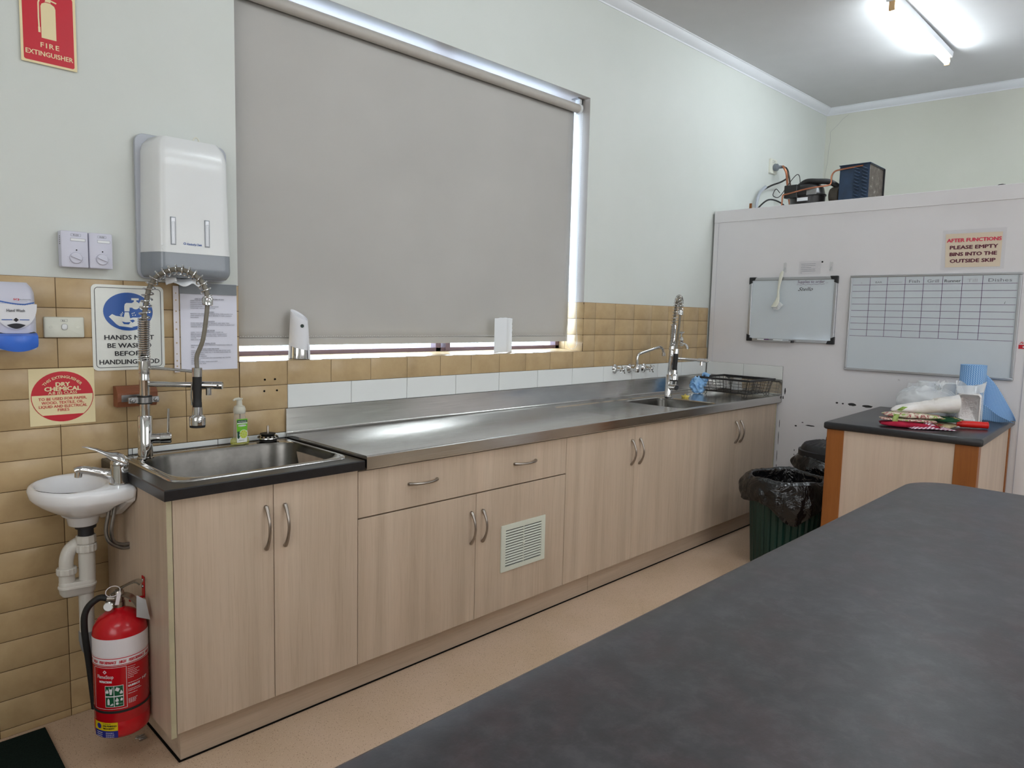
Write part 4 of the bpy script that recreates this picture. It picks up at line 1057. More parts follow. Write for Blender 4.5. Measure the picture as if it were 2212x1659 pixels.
b.build('band', pc, bevel=0.001)
b = MB('black_rubber'); b.lathe([(0.0178, -0.0135), (0.0232, -0.0135), (0.0232, -0.0105), (0.0205, -0.0095), (0.0205, 0.0095), (0.0232, 0.0105), (0.0232, 0.0135), (0.0178, 0.0135)], (cx, cy, cz), n=32, cap0=False, cap1=False); b.build('rubber_liner', pc)
for x in (cx-0.040, cx+0.036):
    b = MB('galvanised'); b.lathe([(0.0085, 0), (0.0085, 0.007), (0.0065, 0.008)], (x, cy-0.004, cz), (0, -1, 0), 6); b.cyl((x, cy-0.011, cz), (x, cy-0.018, cz), 0.0035, 10); b.build('screw', pc)

# foaming soap bottle
sbx = thing('soap_bottle', 'green foaming soap pump bottle standing behind the left sink', 'soap bottle', (0.437, -0.056, LZ+0.0045))
X0, Y0, Z0 = 0.437, -0.056, LZ+0.0048
def oval(rx, ry, z, n=28, c=(X0, Y0)): return [(c[0]+rx*math.cos(2*PI*k/n), c[1]+ry*math.sin(2*PI*k/n), Z0+z) for k in range(n)]
b = MB('clear_plastic'); b.loft([oval(.022, .016, .001), oval(.026, .018, .004), oval(.025, .017, .030), oval(.022, .016, .075), oval(.0215, .016, .100), oval(.020, .016, .118), oval(.014, .014, .126)], cap0=True); b.build('bottle', sbx)
b = MB('soap_liquid'); b.loft([oval(.034, .017, .002), oval(.037, .019, .008), oval(.034, .018, .022), oval(.029, .016, .027)], cap0=True, cap1=True); b.build('soap', sbx)
b = MB('label_green'); b = Art((X0-0.0225, Y0-0.0195, Z0)); 
b.shape([(0.002, 0.010), (0.042, 0.010), (0.0445, 0.100), (0.002, 0.100)], 'sign_white', 0.0001)
b.shape([(0.0025, 0.048), (0.043, 0.054), (0.0445, 0.100), (0.002, 0.100)], 'lime_green', 0.0004)
b.rect(0.004, 0.043, 0.086, 0.096, 'dark_green', 0.0007); b.text('PALMOLIVE', 0.0235, 0.0885, 0.0065, 'sign_white', width=0.032, w=0.001)
b.rect(0.004, 0.043, 0.0815, 0.0855, 'sign_white', 0.0007); b.disc(0.023, 0.0745, 0.0165, 'sign_white', 0.0007, 20, rv=0.0035); b.text('antibacterial', 0.023, 0.0732, 0.0042, 'dark_green', width=0.026, w=0.001)
b.disc(0.0285, 0.041, 0.0165, 'sign_white', 0.0007, 28, rv=0.0175); b.disc(0.0285, 0.041, 0.0148, 'lime_yellow', 0.0010, 28, rv=0.0160)
for k in range(8): q = 2*PI*k/8; b.line([(0.0285+0.003*math.cos(q), 0.041+0.003*math.sin(q)), (0.0285+0.0135*math.cos(q), 0.041+0.0145*math.sin(q))], 0.0007, 'sign_white', 0.0013)
b.shape([(0.004, 0.052), (0.011, 0.054), (0.014, 0.046), (0.011, 0.040), (0.014, 0.032), (0.009, 0.024), (0.004, 0.028)], 'dark_green', 0.0012)
b.text('LIME & MINT', 0.020, 0.0165, 0.0045, 'dark_green', width=0.022, w=0.001); b.build('label', sbx)
b = MB('frosted_plastic'); b.loft([oval(.0205, .0205, .120), oval(.0225, .0225, .124), oval(.0225, .0225, .136), oval(.0195, .0195, .146), oval(.012, .012, .151), oval(.0105, .0105, .153), oval(.0095, .0095, .172), oval(.0135, .0125, .174), oval(.0125, .0115, .1775)], cap0=True, cap1=True)
b.tube([(X0, Y0, Z0+.1745), (X0-0.018, Y0-0.004, Z0+.1755), (X0-0.026, Y0-0.006, Z0+.171)], [.007, .0045, .0035], 8); b.build('pump', sbx)

# hand basin on the side of the cabinet
BZ = 0.850
hb = thing('hand_basin', 'small white ceramic hand basin fixed beside the end cabinet', 'basin', (-0.13, -0.17, 0.72))
def dloop(x0, x1, y0, y1, z, n=40, sq=0.014):
    """D plan: square at the cabinet side (x1), round at the free end (x0)"""
    ym, hy = (y0+y1)/2, (y1-y0)/2; xs = x1-(x1-x0)*0.42; pts = []
    for k in range(n):
        q = PI/2+PI*k/(n-1); pts.append((xs+(xs-x0)*math.cos(q), ym+hy*math.sin(q)))
    pts += [(x1-sq-(x1-sq-xs)*(1-u), y0) for u in (0.33, 0.66, 1.0)]
    pts += [(x1-sq+sq*math.sin(PI/2*u), y0+sq-sq*math.cos(PI/2*u)) for u in (0.25, 0.5, 0.75, 1.0)]
    pts += [(x1, y0+sq+(y1-y0-2*sq)*u) for u in (0.25, 0.5, 0.75)]
    pts += [(x1-sq+sq*math.cos(PI/2*u), y1-sq+sq*math.sin(PI/2*u)) for u in (0.0, 0.25, 0.5, 0.75, 1.0)]
    pts += [(x1-sq-(x1-sq-xs)*u, y1) for u in (0.33, 0.66)]
    return [(p[0], p[1], z) for p in pts]
def eloop(cx, cy, rx, ry, z, n=56):
    """ellipse sampled with the same point order as dloop"""
    return [(cx+rx*math.cos(PI/2+2*PI*k/n), cy+ry*math.sin(PI/2+2*PI*k/n), z) for k in range(n)]
bx0, bx1, by0, by1 = -0.276, -0.0175, -0.335, -0.008
NL = len(dloop(bx0, bx1, by0, by1, 0))
e = lambda cx, cy, rx, ry, z: eloop(cx, cy, rx, ry, z, NL)
b = MB('ceramic')
b.loft([e(-0.130, -0.170, 0.036, 0.036, 0.712), e(-0.130, -0.170, 0.042, 0.042, 0.716), e(-0.130, -0.170, 0.047, 0.047, 0.740), e(-0.131, -0.170, 0.058, 0.060, 0.748),
        dloop(bx0+0.082, bx1-0.080, by0+0.078, by1-0.070, 0.757), dloop(bx0+0.056, bx1-0.062, by0+0.052, by1-0.045, 0.770), dloop(bx0+0.028, bx1-0.052, by0+0.026, by1-0.022, 0.790), dloop(bx0+0.011, bx1-0.020, by0+0.008, by1-0.009, 0.806),
        dloop(bx0+0.004, bx1-0.002, by0+0.001, by1-0.003, 0.816), dloop(bx0, bx1, by0, by1, 0.838), dloop(bx0+0.004, bx1-0.002, by0+0.004, by1-0.003, BZ-0.003), dloop(bx0+0.010, bx1-0.008, by0+0.010, by1-0.008, BZ),
        e(-0.163, -0.172, 0.098, 0.144, BZ-0.0005), e(-0.162, -0.172, 0.093, 0.138, BZ-0.004), e(-0.156, -0.172, 0.083, 0.122, BZ-0.030), e(-0.145, -0.172, 0.062, 0.088, BZ-0.062), e(-0.135, -0.172, 0.035, 0.045, BZ-0.080), e(-0.130, -0.172, 0.018, 0.018, BZ-0.084)], cap0=True, cap1=True)
b.build('bowl', hb, angle=80)
b = MB('ceramic'); b.loft([[(x, y, z) for y, z in ((-0.0085, 0.830), (-0.0085, 0.690), (-0.050, 0.690), (-0.200, 0.735), (-0.320, 0.800), (-0.330, 0.830))] for x in (-0.050, -0.018)], sm=False, cap0=True, cap1=True)
b.build('mounting_skirt', hb, bevel=0.008)
b = MB('chrome', 'dark_hole'); b.lathe([(0.009, 0), (0.009, 0.004), (0.0055, 0.004)], (-0.0685, -0.185, 0.826), (-1, 0, 0.35), 16, cap1=False); b.cyl((-0.0695, -0.185, 0.8265), (-0.0705, -0.185, 0.827), 0.0055, 12, 1); b.build('overflow', hb)
b = MB('chrome'); b.lathe([(0.017, -0.084), (0.016, -0.082), (0.0, -0.082)], (-0.130, -0.172, BZ), n=20, cap1=False); b.build('drain', hb)
# basin mixer
mx = thing('basin_mixer', 'chrome lever mixer tap on the small hand basin', 'tap', (-0.047, -0.250, BZ))
mc = Vector((-0.047, -0.262, BZ)); sp = Vector((-0.90, 0.43, 0)).normalized()
b = MB('chrome'); b.lathe([(0.0300, 0), (0.0300, 0.003), (0.0280, 0.005), (0.0262, 0.045), (0.0250, 0.060), (0.0230, 0.062), (0.0, 0.062)], mc, n=36, cap1=False); b.build('body', mx)
b = MB('chrome'); b.tube(spline([mc+sp*0.012+Vector((0, 0, 0.026)), mc+sp*0.045+Vector((0, 0, 0.036)), mc+sp*0.080+Vector((0, 0, 0.045)), mc+sp*0.108+Vector((0, 0, 0.050)), mc+sp*0.121+Vector((0, 0, 0.046))], 6), [0.017]*6+[0.0150]*6+[0.0135]*6+[0.012]*6+[0.010], 16)
b.cyl(mc+sp*0.112+Vector((0, 0, 0.048)), mc+sp*0.114+Vector((0, 0, 0.026)), 0.0105, 18); b.build('spout', mx)
b = MB('chrome')
L = []
for k, (r, z, w_, h_) in enumerate(((-0.024, 0.066, 0.010, 0.004), (-0.024, 0.078, 0.022, 0.012), (-0.010, 0.088, 0.0255, 0.018), (0.004, 0.094, 0.0255, 0.019), (0.018, 0.099, 0.0220, 0.015), (0.036, 0.109, 0.0150, 0.0075), (0.060, 0.122, 0.0120, 0.0050), (0.088, 0.132, 0.0100, 0.0034), (0.100, 0.134, 0.0060, 0.0020))):
    sd_ = sp.cross(Vector((0, 0, 1))); c = mc+sp*r+Vector((0, 0, z-0.012)); L.append([c+sd_*(w_*math.cos(2*PI*q/18))+Vector((0, 0, 1))*(h_*math.sin(2*PI*q/18)) for q in range(18)])
b.loft(L, 0, True, True, True); b.lathe([(0.0252, 0.0625), (0.0255, 0.069), (0.021, 0.076)], mc, n=32); b.build('lever', mx, angle=60)
# braided hoses
hz = thing('braided_hoses', 'two braided steel water hoses looping from the basin tap into the cabinet side', 'hoses', (-0.04, -0.25, 0.64))
for k, dx in enumerate((0.0, 0.012)):
    b = MB('galvanised'); b.tube(spline([(-0.060-dx, -0.262+dx, 0.812), (-0.066-dx, -0.262+dx, 0.76), (-0.074-dx, -0.256+dx, 0.70), (-0.064-dx, -0.244, 0.660), (-0.040, -0.236, 0.644-dx), (-0.0165, -0.232, 0.640-dx)], 8), 0.0058, 10); b.build('hose', hz)
b = MB('copper'); b.cyl((-0.042, -0.262, 0.785), (-0.042, -0.262, 0.820), 0.008, 6); b.build('nut', hz)

# white waste trap under the basin
wt = thing('waste_trap', 'white plastic waste trap and pipe under the hand basin', 'pipe', (-0.13, -0.15, 0.27))
P0 = Vector((-0.1225, -0.165, 0))
Zv = Vector((0, 0, 1))
b = MB('dark_plastic'); b.lathe([(0.030, 0.700), (0.031, 0.711), (0.020, 0.711)], P0, n=24); b.lathe([(0.0225, 0.676), (0.0225, 0.700)], P0, n=24); b.build('tailpiece', wt)
def nut(mb, c, z0, z1, r, n=24):
    L = []
    for z, k in ((z0, 0.93), (z0+0.003, 1), (z1-0.003, 1), (z1, 0.93)):
        L.append([(c[0]+r*k*(1+0.05*(j % 2))*math.cos(2*PI*j/n), c[1]+r*k*(1+0.05*(j % 2))*math.sin(2*PI*j/n), z) for j in range(n)])
    mb.loft(L, 0, False, True, True)
b = MB('pvc_white'); nut(b, P0, 0.650, 0.676, 0.0275, 20); nut(b, P0, 0.622, 0.648, 0.0290, 28); b.build('union_nut', wt)
b = MB('pvc_white'); b.lathe([(0.0235, 0.510), (0.0235, 0.650)], P0, n=24); b.build('down_pipe', wt)
P1 = P0+Vector((-0.055, 0.010, 0))
b = MB('pvc_white'); nut(b, P1, 0.556, 0.578, 0.0275, 28); b.build('union_nut', wt)
b = MB('pvc_white'); b.tube(spline([P1+Zv*0.560, P1+Zv*0.600, P1+Zv*0.632+Vector((0.012, 0.004, 0)), P1+Zv*0.648+Vector((0.040, 0.010, 0)), P1+Zv*0.640+Vector((0.062, 0.026, 0)), P1+Zv*0.610+Vector((0.070, 0.034, 0)), P1+Zv*0.530+Vector((0.070, 0.034, 0))], 6), 0.0205, 16); b.build('return_bend', wt)
b = MB('pvc_white')
mid = (P0+P1)/2; hx = 0.058
def pill(z, k): return [((P0+P1)/2+(P0-P1).normalized()*((0.0275 if math.cos(q) > 0 else -0.0275)+0.0245*k*math.cos(q))+(P0-P1).normalized().cross(Zv)*(0.026*k*math.sin(q))+Zv*z) for q in [2*PI*j/28+0.01 for j in range(28)]]
b.lathe([(0.0225, 0.515), (0.0225, 0.560)], P1, n=24); b.loft([pill(0.532, 0.90), pill(0.528, 0.97), pill(0.520, 0.97), pill(0.517, 1.08), pill(0.512, 1.08), pill(0.510, 1.0), pill(0.494, 0.9), pill(0.484, 0.62)], cap0=True, cap1=True); b.build('trap_body', wt)
b = MB('pvc_white'); b.lathe([(0.0215, 0.352), (0.0215, 0.490)], P0+Vector((-0.004, 0.006, 0)), n=24); b.build('lower_pipe', wt)
b = MB('pvc_grey'); c = P0+Vector((-0.004, 0.006, 0)); b.lathe([(0.025, 0.325), (0.025, 0.356), (0.021, 0.357)], c, n=24); b.tube(spline([c+Zv*0.335, c+Zv*0.318, c+Zv*0.293+Vector((0.008, 0.004, 0)), c+Zv*0.274+Vector((0.030, 0.010, 0)), c+Zv*0.268+Vector((0.062, 0.014, 0)), c+Zv*0.267+Vector((0.108, 0.016, 0))], 6), 0.0235, 16); b.build('elbow', wt)

# dry powder fire extinguisher on its bracket
EX, EY, EB = -0.093, -0.380, 0.112
ex = thing('fire_extinguisher', 'red dry powder fire extinguisher hanging on the end of the cabinet', 'fire extinguisher', (EX, EY, EB))
ER = 0.0755
b = MB('red_paint', 'black_rubber')
b.lathe([(0.0, 0.0), (ER-0.010, 0.0), (ER-0.003, 0.006), (ER, 0.014), (ER, 0.050), (ER-0.0012, 0.052), (ER-0.0012, 0.054), (ER, 0.056), (ER, 0.312), (ER-0.004, 0.334), (ER-0.017, 0.356), (ER-0.036, 0.370), (0.024, 0.377), (0.0165, 0.380), (0.0165, 0.386), (0.0, 0.386)], (EX, EY, EB), n=56, cap0=False, cap1=False)
b.build('cylinder', ex, angle=50)
b = MB('black_rubber'); b.lathe([(ER+0.0004, 0.083), (ER+0.0018, 0.084), (ER+0.0018, 0.090), (ER+0.0004, 0.091)], (EX, EY, EB), n=56, cap0=False, cap1=False); b.build('retaining_strap', ex)
A0 = math.atan2(-2.304, -0.655)          # direction towards the middle of the room
a = Art((EX, EY, EB), cyl=(ER, A0))
U0, U1 = -0.150, 0.150
a.rect(U0, U1, 0.258, 0.312, 'label_white', 0.0003, 40); a.rect(U0, U1, 0.254, 0.2565, 'label_white', 0.0003, 40) if 0 else None
a.rect(U0, U1, 0.2335, 0.2355, 'label_white', 0.0003, 40); a.rect(U0, U1, 0.2335, 0.2520, 'label_white', 0.0003, 40)
a.rect(U0, U1, 0.2520, 0.2545, 'sign_red', 0.0003, 40); a.rect(U0, U1, 0.2545, 0.258, 'label_white', 0.0003, 40)
a.rect(U0, U1, 0.2300, 0.2312, 'label_white', 0.0004, 40)
a.frame(-0.084, 0.0135, 0.097, 0.2265, 0.0012, 'label_white', 0.0004, n=16)
a.build('label_band', ex)
a = Art((EX, EY, EB), cyl=(ER, A0)); LW = 'label_white'
for u in (-0.121, -0.038, 0.045, 0.128):
    a.text('PERFORMANCE', u, 0.2375, 0.0130, 'sign_red', bold=0.0005, shear=0.25, width=0.050, w=0.0008); a.text('HIGH', u+0.0415, 0.2375, 0.0130, 'sign_red', bold=0.0005, shear=0.25, width=0.0185, w=0.0008)
a.text('FlameStop', -0.0465, 0.1925, 0.0155, LW, bold=0.0002, width=0.050, w=0.0006); a.shape([(-0.046, 0.2065), (-0.040, 0.2125), (-0.046, 0.2185), (-0.052, 0.2125)], LW, 0.0005); a.shape([(-0.046, 0.2095), (-0.043, 0.2125), (-0.046, 0.2155), (-0.049, 0.2125)], 'sign_red', 0.0007)
a.text('INSTRUCTIONS', -0.0455, 0.1790, 0.0090, LW, bold=0.0006, width=0.038, w=0.0006)
a.rect(-0.0465, 0.0045, 0.1035, 0.1700, LW, 0.0004, 10)
for cu, cv in ((-0.0335, 0.1535), (-0.0085, 0.1535), (-0.0335, 0.1200), (-0.0085, 0.1200)): a.rect(cu-0.0115, cu+0.0115, cv-0.0150, cv+0.0150, 'label_green', 0.0007, 4)
def flame(u, v, k=1.0): a.shape([(u-0.004*k, v-0.005*k), (u-0.0052*k, v), (u-0.0025*k, v+0.003*k), (u-0.001*k, v+0.009*k), (u+0.0025*k, v+0.003*k), (u+0.0042*k, v), (u+0.003*k, v-0.005*k)], LW, 0.0010)
flame(-0.0395, 0.1520); a.shape([(-0.0325, 0.1430), (-0.0270, 0.1430), (-0.0245, 0.1600), (-0.0350, 0.1600)], LW, 0.0010); a.rect(-0.0345, -0.0330, 0.160, 0.1655, LW, 0.0010); a.rect(-0.0262, -0.0245, 0.160, 0.1655, LW, 0.0010)
a.shape([(-0.0185, 0.1560), (-0.0095, 0.1510), (-0.0050, 0.1600), (-0.0140, 0.1655)], LW, 0.0010); flame(-0.0015, 0.1480, 0.9)
a.shape([(-0.0400, 0.1110), (-0.0335, 0.1110), (-0.0335, 0.1270), (-0.0400, 0.1270)], LW, 0.0010); a.rect(-0.0385, -0.0350, 0.1270, 0.1310, LW, 0.0010); a.line([(-0.0320, 0.1090), (-0.0250, 0.1150)], 0.0025, LW, 0.0010); a.line([(-0.0290, 0.1090), (-0.0230, 0.1120)], 0.002, LW, 0.0010)
flame(-0.0130, 0.1250); a.disc(-0.0130, 0.1140, 0.0038, LW, 0.0010, 14); a.shape([(-0.0055, 0.1230), (0.0005, 0.1210), (0.0020, 0.1280), (-0.0025, 0.1310)], LW, 0.0010); a.line([(-0.0075, 0.1130), (0.001, 0.1130)], 0.0008, LW, 0.0010)
def scribble(a, u0, v, w_, h_, mat, w=0.0006, seed=0, gap=0.004):
    u = u0; r_ = random.Random(seed)
    while u < u0+w_-0.0008:
        L = min(r_.uniform(.5, 1.6)*gap, u0+w_-u); a.rect(u, u+L, v, v+h_, mat, w); u += L+gap*.28
a.text('SPECIFICATION', 0.0165, 0.2200, 0.0036, LW, align='LEFT', width=.022, w=0.0005)
for k, (v, w_) in enumerate(((0.2140, .020), (0.2085, .034), (0.2030, .026), (0.1975, .034), (0.1920, .028), (0.1865, .016), (0.1700, .040), (0.1500, .034), (0.1450, .040), (0.1370, .026), (0.1200, .026), (0.1160, .022), (0.1120, .022), (0.1080, .020))): scribble(a, 0.0165, v, w_, .0016, LW, .0005, k)
a.text('6A:80B:C-E', 0.0165, 0.1590, 0.0085, LW, align='LEFT', bold=0.0006, width=0.034, w=0.0005); a.text('HP', 0.060, 0.1650, 0.0120, LW, align='LEFT', bold=0.0004, width=0.018, w=0.0005)
a.build('lettering', ex)
a = Art((EX, EY, EB), cyl=(ER, A0))
a.rect(-0.094, -0.0135, 0.0285, 0.0545, 'label_yellow', 0.0004, 16); a.rect(-0.094, -0.0135, 0.0070, 0.0285, 'label_blue', 0.0004, 16)
a.disc(-0.072, 0.0420, 0.0085, 'label_blue', 0.0007, 20); a.text('EYRE PENINSULA', -0.037, 0.0415, 0.0070, 'ink_black', bold=0.0003, width=0.040, w=0.0008); a.text('FIRE & SAFETY', -0.040, 0.0335, 0.0070, 'ink_black', bold=0.0003, width=0.034, w=0.0008); scribble(a, -0.057, 0.0495, .024, .0014, 'ink_black', .0008, 5)
for k in range(3):
    scribble(a, -0.048, 0.0215-0.0060*k, .024, .0020, LW, .0008, k+9)
    scribble(a, -0.082, 0.0215-0.0060*k, .022, .0020, LW, .0008, k+19)
a.build('service_label', ex)
VZ = EB+0.386
b = MB('satin_nickel'); b.lathe([(0.0160, 0.0), (0.0160, 0.016), (0.0140, 0.018), (0.0140, 0.046), (0.010, 0.052), (0.0, 0.052)], (EX, EY, VZ), n=24, cap1=False)
b.cyl((EX, EY, VZ+0.022), (EX-0.034, EY+0.006, VZ+0.030), 0.0095, 16); b.build('valve', ex)
hdir = Vector((0.72, -0.60, 0)).normalized()
b = MB('bright_steel')
def strip(pts, wd, th):
    P = [Vector(p) for p in pts]; s_ = hdir.cross(Vector((0, 0, 1))); L = []
    for i, p in enumerate(P):
        t_ = (P[min(i+1, len(P)-1)]-P[max(i-1, 0)]).normalized(); n_ = s_.cross(t_)
        L.append([p+s_*wd/2+n_*th/2, p-s_*wd/2+n_*th/2, p-s_*wd/2-n_*th/2, p+s_*wd/2-n_*th/2])
    b.loft(L, 0, True, True, True)
V0 = Vector((EX, EY, VZ))
strip(spline([V0-hdir*0.020+Zv*0.038, V0-hdir*0.006+Zv*0.050, V0+hdir*0.012+Zv*0.060, V0+hdir*0.034+Zv*0.072, V0+hdir*0.054+Zv*0.078, V0+hdir*0.066+Zv*0.070], 4), 0.026, 0.0050); b.build('squeeze_lever', ex, angle=50)
b = MB('satin_nickel')
strip(spline([V0-hdir*0.012+Zv*0.030, V0+hdir*0.018+Zv*0.036, V0+hdir*0.044+Zv*0.020, V0+hdir*0.062-Zv*0.012, V0+hdir*0.074-Zv*0.034], 5), 0.027, 0.0045); b.build('carry_handle', ex, angle=50)
gdir = Vector((-0.55, -0.83, 0)).normalized(); g0 = V0+Zv*0.010+gdir*0.012+Vector((-0.022, 0.006, 0))
b = MB('bright_steel', 'paper_white'); b.cyl(V0+Zv*0.012, g0, 0.006, 10); b.lathe([(0.0140, 0), (0.0150, 0.002), (0.0150, 0.010), (0.0130, 0.0115), (0.0125, 0.0105)], g0, gdir, 28, cap1=False); b.lathe([(0.0126, 0.0100), (0, 0.0100)], g0, gdir, 24, 1, cap0=False, cap1=False); b.build('pressure_gauge', ex)
b = MB('black_rubber'); b.tube(spline([V0+Zv*0.030+Vector((-0.030, 0.006, 0)), V0+Zv*0.030+Vector((-0.050, 0.024, 0)), V0-Zv*0.002+Vector((-0.078, 0.040, 0)), V0-Zv*0.060+Vector((-0.084, 0.048, 0)), V0-Zv*0.200+Vector((-0.070, 0.060, 0)), V0-Zv*0.330+Vector((-0.060, 0.062, 0))], 8), 0.0095, 12); b.build('hose', ex)
b = MB('label_white'); q0 = V0+Zv*0.052+gdir*0.020
b.tube([q0+Vector((-0.010+0.020*math.cos(q), 0, 0.004+0.016*math.sin(q))) for q in [2*PI*k/20 for k in range(21)]], 0.0014, 6)
b.X = Matrix.Translation(q0+Vector((0.003, -0.004, -0.018))) @ Matrix.Rotation(0.20, 4, 'Y'); b.box(-0.0055, 0.0055, -0.0008, 0.0008, -0.022, 0.014); b.X = Matrix.Identity(4); b.build('seal_tag', ex, bevel=0.0005)
b = MB('aluminium'); m_ = V0+hdir*0.060+Zv*0.010
b.poly([m_+Vector((-0.010, -0.004, 0.026)), m_+Vector((0.014, -0.010, 0.008)), m_+Vector((0.020, -0.026, -0.052)), m_+Vector((-0.016, -0.018, -0.036))]); b.build('inspection_tag', ex, solid=0.0008)
# bracket screwed to the end panel
br = thing('extinguisher_bracket', 'small red steel bracket screwed to the cabinet end above the extinguisher', 'bracket', (-0.018, -0.362, 0.50))
b = MB('red_paint'); b.box(-0.0195, -0.0165, -0.373, -0.351, 0.500, 0.568); b.box(-0.060, -0.0195, -0.366, -0.358, 0.496, 0.505); b.build('plate', br, bevel=0.0015)
for z in (0.555, 0.535):
    b = MB('galvanised'); b.lathe([(0.0055, 0), (0.004, 0.003)], (-0.0195, -0.362, z), (-1, 0, 0), 12); b.build('screw', br)

# ================================================================ WINDOW BLIND AND THINGS ON THE SILL
bl = thing('roller_blind', 'grey roller blind drawn nearly down over the kitchen window', 'blind', (1.5, 0.045, 1.26))
BX0, BX1, BY, BT = 0.485, 2.541, 0.096, 2.621
b = MB('blind_tube'); b.lathe([(0.0245, 0), (0.0245, BX1-BX0+0.006)], (BX0, 0.072, BT), (1, 0, 0), 40); b.build('roller_tube', bl)
b = MB('blind_cloth')
def bcl(u, v):
    x = BX0+(BX1-BX0)*u; z = BT-(BT-1.2605)*v
    return (x, BY+0.0015*math.sin(u*9+1)*v+0.001*math.sin(u*23), z)
b.grid(bcl, 40, 20); b.build('cloth', bl, solid=0.0007)
b = MB('blind_cloth'); b.box(BX0, BX1, BY-0.004, BY+0.004, 1.2600, 1.2900); b.build('bottom_rail', bl, bevel=0.003, label='cloth covered bottom rail')
b = MB('paper_white'); n = 190
for k in range(n):
    x = BX0+(BX1-BX0)*(k+0.5)/n; b.box(x-0.0028, x+0.0028, BY-0.0052, BY-0.0035, 1.2965+0.0014*(k % 2), 1.2979+0.0014*(k % 2))
b.build('stitching', bl)
b = MB('white_plastic'); b.lathe([(0.026, 0), (0.030, 0.002), (0.030, 0.014), (0.024, 0.017), (0.0, 0.017)], (BX1+0.006, 0.072, BT), (1, 0, 0), 28, cap1=False)
b.box(BX1+0.004, BX1+0.020, 0.055, 0.090, BT+0.026, WZ1); b.build('chain_drive', bl)
b = MB('galvanised'); b.box(BX1-0.020, BX1+0.036, 0.050, 0.100, WZ1-0.004, WZ1-0.0005); b.box(BX1+0.024, BX1+0.028, 0.05, 0.098, BT-0.01, WZ1-0.002); b.build('bracket', bl)
b = MB('white_plastic')
ch = spline([(BX1-0.010+0.030, 0.046, BT-0.02), (BX1-0.010+0.030, 0.046, 2.0), (BX1-0.010+0.030, 0.046, 1.50), (BX1-0.010+0.034, 0.044, 1.34), (BX1-0.010+0.038, 0.040, 1.28), (BX1-0.010+0.026, 0.036, 1.232), (BX1-0.016, 0.040, 1.216), (BX1-0.042, 0.055, 1.240), (BX1-0.040, 0.068, 1.30), (BX1-0.016, 0.078, 1.38), (BX1-0.010+0.010, 0.090, 1.50), (BX1-0.010+0.022, 0.098, 2.0), (BX1-0.010+0.026, 0.098, BT-0.02)], 12)
b.tube(ch, 0.0011, 5)
acc = 0; last = ch[0]
for p in ch[1:]:
    seg_ = (p-last).length; k = 1
    while acc+seg_ >= 0.011*k:
        q = last.lerp(p, (0.011*k-acc)/seg_); b.lathe([(0.0001, -0.0021), (0.0018, -0.0013), (0.0022, 0), (0.0018, 0.0013), (0.0001, 0.0021)], q, n=6, cap0=False, cap1=False); k += 1
    acc = (acc+seg_) % 0.011; last = p
b.build('bead_chain', bl)

# sensor spray on the sill
sp_ = thing('air_freshener', 'white slant-topped air freshener standing on the tiled window sill', 'air freshener', (0.742, 0.042, 1.2045), rot=(0, 0, math.radians(-28)))
AX, AY, AZ = 0.0, 0.0, 0.0
def afl(rx, ry, z, slope=0.0, dx=0.0, n=40):
    return [(AX+dx+0.94*rx*math.cos(2*PI*k/n), AY+ry*math.sin(2*PI*k/n), AZ+z-slope*math.cos(2*PI*k/n+0.5)) for k in range(n)]
b = MB('white_matt')
b.loft([afl(.0440, .034, .050, .012), afl(.0425, .033, .090, .006), afl(.0405, .032, .130, 0.004), afl(.0385, .031, .160, .010), afl(.0372, .0300, .184, .0225), afl(.0355, .0285, .1855, .0220), afl(.0340, .0270, .1780, .0205), afl(.0, .0, .1760, .0)], sm=True, cap0=True)
b.build('body', sp_, angle=50)
for sx_ in (-1, 1):
    b = MB('white_matt'); b.loft([[(sx_*.0450, -.016, .001), (sx_*.0360, -.024, .001), (sx_*.0360, .024, .001), (sx_*.0450, .018, .001)], [(sx_*.0420, -.016, .066), (sx_*.0330, -.024, .066), (sx_*.0330, .024, .066), (sx_*.0420, .018, .066)]], sm=False, cap0=True, cap1=True)
    b.build('side_leg', sp_, bevel=0.003)
b = MB('chrome'); b.loft([afl(.0425, .0325, .002), afl(.0425, .0325, .004), afl(.0415, .0320, .052, .010)], sm=True, cap0=True, cap1=True); b.build('chrome_base', sp_, angle=50, label='mirror chrome base')
b = MB('white_matt'); b.box(AX+0.004, AX+0.006, AY-0.0345, AY-0.031, AZ+.006, AZ+.042); b.build('seam', sp_)
b = MB('dark_plastic', 'dark_green'); b.lathe([(0.0075, 0), (0.0070, 0.0015), (0.0, 0.0015)], (AX+0.012, AY-0.0300, AZ+0.1395), (0.25, -1, 0.03), 24, cap1=False)
b.lathe([(0.0035, 0.0016), (0, 0.0020)], (AX+0.012, AY-0.0300, AZ+0.1385), (0.25, -1, 0.03), 14, 1, cap1=False); b.build('sensor', sp_)
b = MB('white_plastic'); b.lathe([(0.0110, 0), (0.0100, 0.0012), (0.0078, 0.0006)], (AX+0.012, AY-0.0293, AZ+0.1385), (0.25, -1, 0.03), 24, cap0=False, cap1=False); b.build('sensor_ring', sp_)
# folded paper towel standing on the sill
b = MB('paper_white')
def pts_fold(u, v):
    z = 1.2045+0.186*v-(0.004*nz((v*9, u*5, 1)) if v > 0.9 else 0)
    if u < 0.6: x = 1.868+0.105*(u/0.6); y = 0.030+0.012*(u/0.6)
    else:
        q = (u-0.6)/0.4; x = 1.973+0.060*q+(0.006*nz((0, v*16, 3)) if u > 0.98 else 0); y = 0.042+0.022*math.sin(q*2.0)
    return (x, y, z+0.004*math.sin(u*3))
b.grid(pts_fold, 30, 24)
single('folded_paper_towel', b, 'folded white paper towel standing on the window sill against the blind', 'paper towel', (1.95, 0.04, 1.2045), solid=0.0012)

